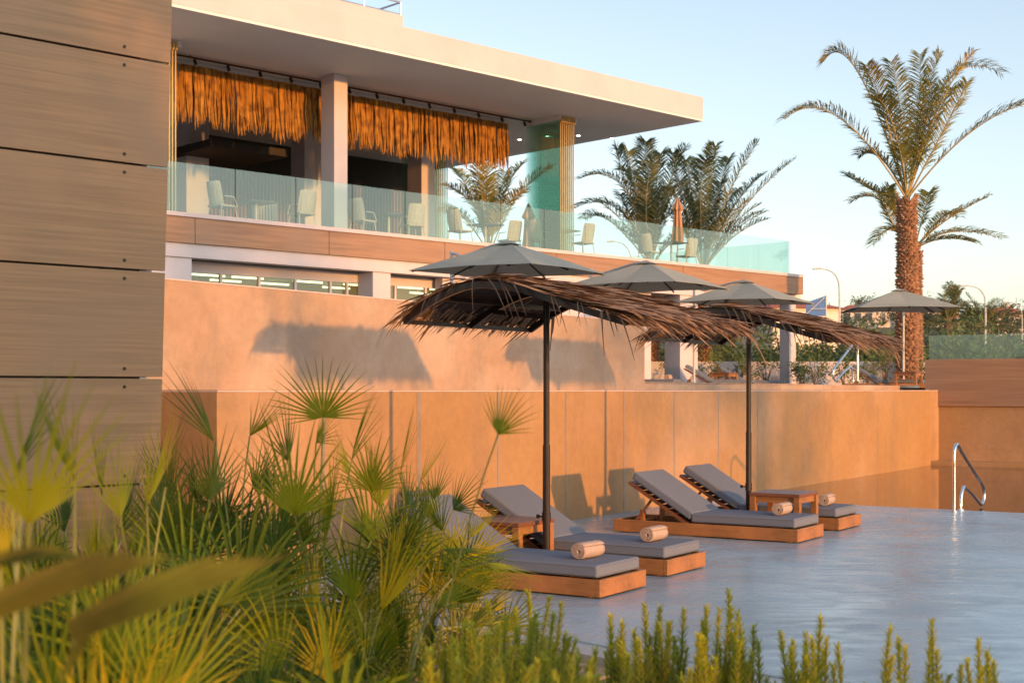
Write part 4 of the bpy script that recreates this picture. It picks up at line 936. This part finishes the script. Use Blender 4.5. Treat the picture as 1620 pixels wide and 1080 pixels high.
def fan_palm(label, px, d, leaves, nrand, seed, hmax, spread=.9, mt=('fan',), rsize=(.30, .46), base_z=-.16, xlim=(-60, 820), avoid=None):
    rg = random.Random(seed); X = (px - 810) / FPX * d; t = thing('fan_palm', label, 'palm plant', (X, d, base_z), 0, 'fan palms in the planting bed')
    O = Vector((X, d, base_z)); crown = Vector((0, 0, .28)); gs = {m: MB() for m in mt}; gp = MB(); keys = list(mt)
    def put(hub, axis, nrm, Rr, span, nseg, dro=.12, key=None, rad=.0042):
        fan_leaf(gs[key or rg.choice(keys)], hub, axis, nrm, Rr, span, nseg, rg, droop=dro)
        s0 = crown + Vector((rg.uniform(-.08, .08), rg.uniform(-.08, .08), rg.uniform(-.1, .1)))
        end = hub; rad = .003 if seed == 208 else rad; mid = s0 * .45 + end * .55 + Vector((0, 0, .18)) - axis.normalized() * .1
        gp.tube(bez(s0, mid, end), [rad * 1.4 - rad * .6 * i / 9 for i in range(10)], 5)
    for lf_ in leaves:          # hub px,py, depth, direction angle in the picture (0 = up, + = right), radius px, span, face-on amount
        hx, hy, hd, ang, rp, span, face = lf_[:7]; key = lf_[7] if len(lf_) > 7 else None
        hub = at(hx, hy, hd) - O; a = R(ang); ax = Vector((math.sin(a), rg.uniform(-.25, .1), math.cos(a)))
        perp = Vector((math.cos(a), 0, -math.sin(a))); nrm = Vector((0, -1, 0)) * face + perp * math.sqrt(max(0, 1 - face * face)) * rg.choice((-1, 1))
        put(hub, ax, nrm, rp / FPX * hd, span, max(9, int(span / 8)), .06, key)
    for i in range(nrand):
        for tries in range(30):
            az = rg.uniform(0, 2 * math.pi); el = R(rg.uniform(8, 78)); ln = rg.uniform(.35, .9) * spread
            hub = crown + Vector((math.cos(az) * math.cos(el), math.sin(az) * math.cos(el), math.sin(el))) * ln
            Rr = rg.uniform(*rsize) * rg.choice((.95, 1.15, 1.35)); w = O + hub + (hub - crown).normalized() * Rr
            if w.y < .6: continue
            sx = 810 + w.x / w.y * FPX; sy = HOR - (w.z - EYE) / w.y * FPX; hpx = 810 + (O + hub).x / (O + hub).y * FPX
            lim = hmax(sx)
            if sy > lim and xlim[0] < hpx < xlim[1] and sx < xlim[1] + 60: break
        else: continue
        ax = (hub - crown).normalized() * .9 + Vector((rg.uniform(-.3, .3), rg.uniform(-.3, .3), rg.uniform(.1, .9)))
        ya = rg.uniform(0, 6.28); nr = Vector((math.cos(ya), math.sin(ya), rg.uniform(-.3, .5)))
        put(hub, ax, nr, Rr, rg.uniform(55, 175), rg.randint(13, 21), rg.uniform(.02, .42))
    for m, gg in gs.items():
        if gg.v: gg.build('leaves', M[m], t)
    gp.build('stalks', M['petiole'], t)
    g = MB(); g.tube([(0, 0, -.05), (0, 0, .3)], [.09, .07], 10)
    for k in range(30):
        a = rg.uniform(0, 6.28); z = rg.uniform(0, .3); g.bar((.05 * math.cos(a), .05 * math.sin(a), z), (.12 * math.cos(a), .12 * math.sin(a), z + .09), .03, .012)
    g.build('trunk', M['bark2'], t); return t
def lim(x):
    P = [(-200, 600), (60, 610), (200, 620), (300, 600), (400, 622), (520, 640), (620, 680), (700, 725), (760, 790), (810, 870), (860, 950), (2000, 1000)]
    for (a, b), (c, d) in zip(P, P[1:]):
        if a <= x < c: return b + (d - b) * (x - a) / (c - a)
    return 600
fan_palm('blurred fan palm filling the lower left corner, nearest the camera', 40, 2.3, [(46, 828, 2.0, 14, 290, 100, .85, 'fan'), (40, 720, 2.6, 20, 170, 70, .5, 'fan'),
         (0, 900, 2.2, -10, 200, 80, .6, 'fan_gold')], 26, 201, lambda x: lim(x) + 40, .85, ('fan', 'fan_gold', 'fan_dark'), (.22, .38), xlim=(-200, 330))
kid = [o for o in scene.objects if o.get('label', '').startswith('blurred fan palm')][0]; O_ = kid.location; g = MB()
for (x0, y0, x1, y1, x2, y2, dd, wpx) in ((-60, 985, 110, 905, 262, 862, 1.35, 26), (110, 1000, 270, 925, 446, 862, 1.45, 27), (-40, 900, 60, 860, 150, 880, 1.5, 12), (95, 1080, 140, 980, 215, 900, 1.5, 12)):
    A_, B_, C_ = at(x0, y0, dd) - O_, at(x1, y1, dd + .05) - O_, at(x2, y2, dd + .12) - O_; Q = bez(A_, B_, C_, 12)
    w_ = wpx * .5 / FPX * dd
    for j in range(4):
        dz = (j - 1.5) * w_ * 1.1; Qj = [p + Vector((-.3, .02 * j, 1)) * dz * (.35 + .5 * i / 11 + (.15 * (j % 2))) for i, p in enumerate(Q)][: 12 - (j * 5) % 4]; n_ = len(Qj)
        g.ribbon(Qj, [w_ * (math.sin(math.pi * (.12 + .86 * i / (n_ - 1))) ** .7) for i in range(n_)], Vector((-.35, .2, .9)).normalized(), .3, Vector((0, -1, .2)))
g.build('near_blades', M['blade'], kid)
fan_palm('fan palm in front of the lower edge of the board screen', 235, 4.3, [(232, 800, 4.0, 12, 190, 60, .4, 'fan'), (262, 770, 4.3, 18, 150, 60, .45, 'fan_dark'), (190, 820, 3.8, -5, 170, 80, .5, 'fan')], 34, 202, lim, .95, ('fan', 'fan_dark'), (.25, .42), xlim=(0, 420))
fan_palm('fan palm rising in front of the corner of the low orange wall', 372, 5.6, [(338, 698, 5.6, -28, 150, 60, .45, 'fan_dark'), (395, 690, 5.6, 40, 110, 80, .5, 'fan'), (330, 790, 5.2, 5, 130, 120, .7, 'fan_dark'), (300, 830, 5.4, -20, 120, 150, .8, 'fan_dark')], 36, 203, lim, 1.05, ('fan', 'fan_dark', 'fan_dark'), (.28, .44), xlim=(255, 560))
fan_palm('fan palm with one large open fan against the orange wall', 505, 6.0, [(511, 660, 5.9, -6, 118, 200, .97, 'fan'), (556, 728, 6.2, 22, 135, 62, .5, 'fan'), (466, 815, 5.0, 0, 190, 140, .9, 'fan'), (455, 730, 5.6, -8, 120, 90, .5, 'fan_dark'), (500, 700, 5.7, 35, 80, 120, .6)], 34, 204, lim, 1.0, ('fan', 'fan_dark', 'fan'), (.28, .44), xlim=(380, 660))
fan_palm('fan palm with slender upright fans in front of the near loungers', 650, 6.6, [(634, 745, 6.3, 14, 125, 38, .4, 'fan'), (663, 766, 6.4, 28, 100, 50, .4, 'fan'), (687, 790, 6.6, 8, 72, 90, .8, 'fan_dark'), (717, 806, 6.6, 42, 80, 120, .8, 'fan_dark'),
         (600, 800, 6.2, 12, 110, 100, .6, 'fan'), (700, 868, 6.3, 100, 130, 60, .5, 'fan_dark'), (640, 860, 6, 20, 100, 150, .8), (745, 850, 6.4, 30, 90, 110, .5, 'fan'), (770, 890, 6.2, 110, 100, 80, .4), (700, 840, 6.3, -20, 110, 110, .6, 'fan')], 48, 205, lim, 1.15, ('fan', 'fan_dark', 'fan'), (.26, .40), xlim=(520, 800))
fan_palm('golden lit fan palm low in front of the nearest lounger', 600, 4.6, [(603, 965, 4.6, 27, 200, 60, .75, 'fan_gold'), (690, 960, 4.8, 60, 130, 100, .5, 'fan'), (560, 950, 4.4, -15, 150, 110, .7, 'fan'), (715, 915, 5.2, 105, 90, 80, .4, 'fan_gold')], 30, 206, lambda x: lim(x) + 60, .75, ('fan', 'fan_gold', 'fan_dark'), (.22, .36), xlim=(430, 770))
fan_palm('dark fan palm low in the bed at the bottom left', 330, 3.5, [(340, 960, 3.3, 50, 170, 70, .5, 'fan_gold')], 36, 207, lambda x: lim(x) + 110, .8, ('fan', 'fan_dark', 'fan_gold'), (.2, .34), xlim=(60, 560))
fan_palm('fan palm spreading over the head end of the nearest lounger', 735, 7.0, [(700, 905, 6.6, 75, 150, 70, .5, 'fan'), (740, 880, 6.6, 60, 120, 90, .6, 'fan_gold')], 26, 213, lambda x: lim(x) + 20, .8, ('fan', 'fan_dark', 'fan_gold'), (.24, .36), xlim=(600, 800))
fan_palm('small fan palm with one pale fan held out in front of the near parasol pole', 640, 4.6, [(788, 687, 4.0, 22, 96, 130, .8, 'fan')], 8, 208, lambda x: lim(x) + 130, .55, ('fan',), (.2, .3), xlim=(540, 700))
fan_palm('fan palm tucked behind, against the foot of the recessed wall', 300, 7.6, [], 34, 209, lambda x: lim(x) + 30, 1.1, ('fan_dark',), (.3, .45), xlim=(250, 480))
fan_palm('fan palm at the bottom edge of the frame, left of the rosemary', 480, 3.2, [], 32, 210, lambda x: lim(x) + 190, .7, ('fan_dark', 'fan'), (.2, .32), xlim=(330, 640))

fan_palm('blurred fan palm low at the left edge, behind the nearest one', 110, 3.1, [(118, 760, 3.0, -16, 200, 90, .6, 'fan'), (20, 760, 3.2, 24, 210, 70, .5, 'fan_dark')], 50, 211, lambda x: lim(x) + 10, .95, ('fan', 'fan_dark', 'fan_gold'), (.28, .44), xlim=(-150, 300))
fan_palm('fan palm against the middle of the board screen', 150, 5.2, [], 55, 212, lambda x: lim(x) + 5, 1.15, ('fan', 'fan_dark'), (.3, .46), xlim=(-100, 330))
# ------------------------------------------------------------------ rosemary
def rosemary(label, px, d, tips, seed, nfill=0, wid=.3):
    rg = random.Random(seed); X = (px - 810) / FPX * d; t = thing('rosemary_bush', label, 'shrub', (X, d, -.16), 0, 'rosemary bushes along the deck'); O = Vector((X, d, -.16)); g = MB(); gt = MB()
    sp = [at(x, y, dd) - O for (x, y, dd) in tips]
    if sp:
        zt = max(p.z for p in sp)
        for i in range(nfill):
            q = rg.choice(sp); sp.append(Vector((q.x + rg.gauss(0, wid * .25), q.y + rg.gauss(0, .2), q.z - abs(rg.gauss(0, .13)) - .04)))
    base_tips = list(sp)
    for q in base_tips:
        for _ in range(2): sp.append(Vector((q.x + rg.gauss(0, .045), q.y + rg.gauss(0, .05), q.z - rg.uniform(.03, .22))))
    for tip in sp:
        root = Vector((tip.x * .45 + rg.uniform(-.05, .05), tip.y * .4, 0.05)); mid = root * .35 + tip * .65 + Vector((rg.uniform(-.04, .04), 0, -.03)) + (tip - root) * 0
        P = bez(root, Vector((mid.x * .8 + tip.x * .2 + rg.uniform(-.05, .05), mid.y, mid.z)), tip, 12); gt.tube(P, [.006 - .004 * i / 11 for i in range(12)], 4, cap=False)
        ln = (tip - root).length; n = int(ln * 230)
        for k in range(n):
            tt = .25 + .75 * (k / n); i = min(int(tt * 11), 10); f = tt * 11 - i; p = P[i].lerp(P[i + 1], f); tg = (P[i + 1] - P[i]).normalized()
            a = k * 2.4 + rg.uniform(-.3, .3); o1 = tg.orthogonal().normalized(); o2 = tg.cross(o1); out = o1 * math.cos(a) + o2 * math.sin(a)
            up = .55 + .9 * tt ** 4; dr = (out + tg * up).normalized(); l = rg.uniform(.03, .052) * (1.05 - .45 * tt ** 5); s_ = dr.cross(tg).normalized() * .0031
            g.add([p - s_, p + s_, p + dr * l * .6 + s_, p + dr * l * .6 - s_, p + dr * l], [(0, 1, 2, 3), (3, 2, 4)])
    g.build('needles', M['rosemary'], t); gt.build('twigs', M['twig'], t)
def tipsrange(x0, x1, y0, y1, d0, d1, n, seed):
    rg = random.Random(seed); return [(rg.uniform(x0, x1), rg.uniform(y0, y1), rg.uniform(d0, d1)) for _ in range(n)]
rosemary('broad yellow-green rosemary bush in front of the fan palms', 760, 4.4, [(735, 990, 4.2), (770, 950, 4.6), (800, 975, 4.4), (835, 935, 4.7), (870, 945, 4.6), (888, 955, 4.5), (850, 985, 4.2)] + tipsrange(700, 895, 970, 1040, 4, 4.8, 14, 1), 301, 70)
rosemary('low rosemary bush at the bottom edge, just left of the deck corner', 690, 3.3, [(680, 1030, 3.2), (718, 1010, 3.4), (760, 1020, 3.3), (905, 1040, 3.3), (935, 1045, 3.3)] + tipsrange(670, 940, 1035, 1075, 3, 3.5, 8, 2), 302, 22)
rosemary('dark bushy rosemary left of the tallest sprig', 1000, 4.6, [(966, 975, 4.5), (985, 985, 4.4), (1020, 955, 4.7), (1045, 960, 4.6), (1003, 1000, 4.4), (1060, 985, 4.5), (1082, 965, 4.7)] + tipsrange(966, 1040, 985, 1030, 4.3, 4.8, 7, 3), 303, 12)
rosemary('rosemary bush with the tallest sprig, before the middle of the deck', 1130, 4.4, [(1153, 934, 4.5), (1138, 965, 4.4), (1165, 985, 4.3), (1192, 992, 4.4), (1118, 960, 4.6), (1105, 1005, 4.2), (1175, 1010, 4.3)] + tipsrange(1090, 1190, 1005, 1060, 4.1, 4.5, 8, 4), 304, 12)
rosemary('single upright rosemary bush right of the bush with the tallest sprig', 1300, 4.2, [(1298, 978, 4.2), (1285, 1010, 4.1), (1308, 1010, 4.2), (1325, 1022, 4.2), (1275, 1040, 4.1), (1318, 1050, 4.1)], 305, 14, .12)
rosemary('rosemary sprigs with a bent tip, third group from the right corner', 1422, 4.0, [(1408, 995, 4.0), (1422, 1010, 4.1), (1432, 1025, 4.0), (1412, 1040, 4.0)], 306, 9, .12)
rosemary('thin single rosemary sprig between two fuller ones near the right corner', 1478, 4.1, [(1474, 983, 4.1), (1482, 1030, 4.0)], 307, 2, .06)
rosemary('leaning rosemary sprigs nearest the right corner', 1530, 4.0, [(1548, 1013, 4.1), (1562, 1030, 4.0), (1530, 1045, 4.0), (1572, 1048, 3.9), (1520, 1055, 4)], 308, 7, .14)
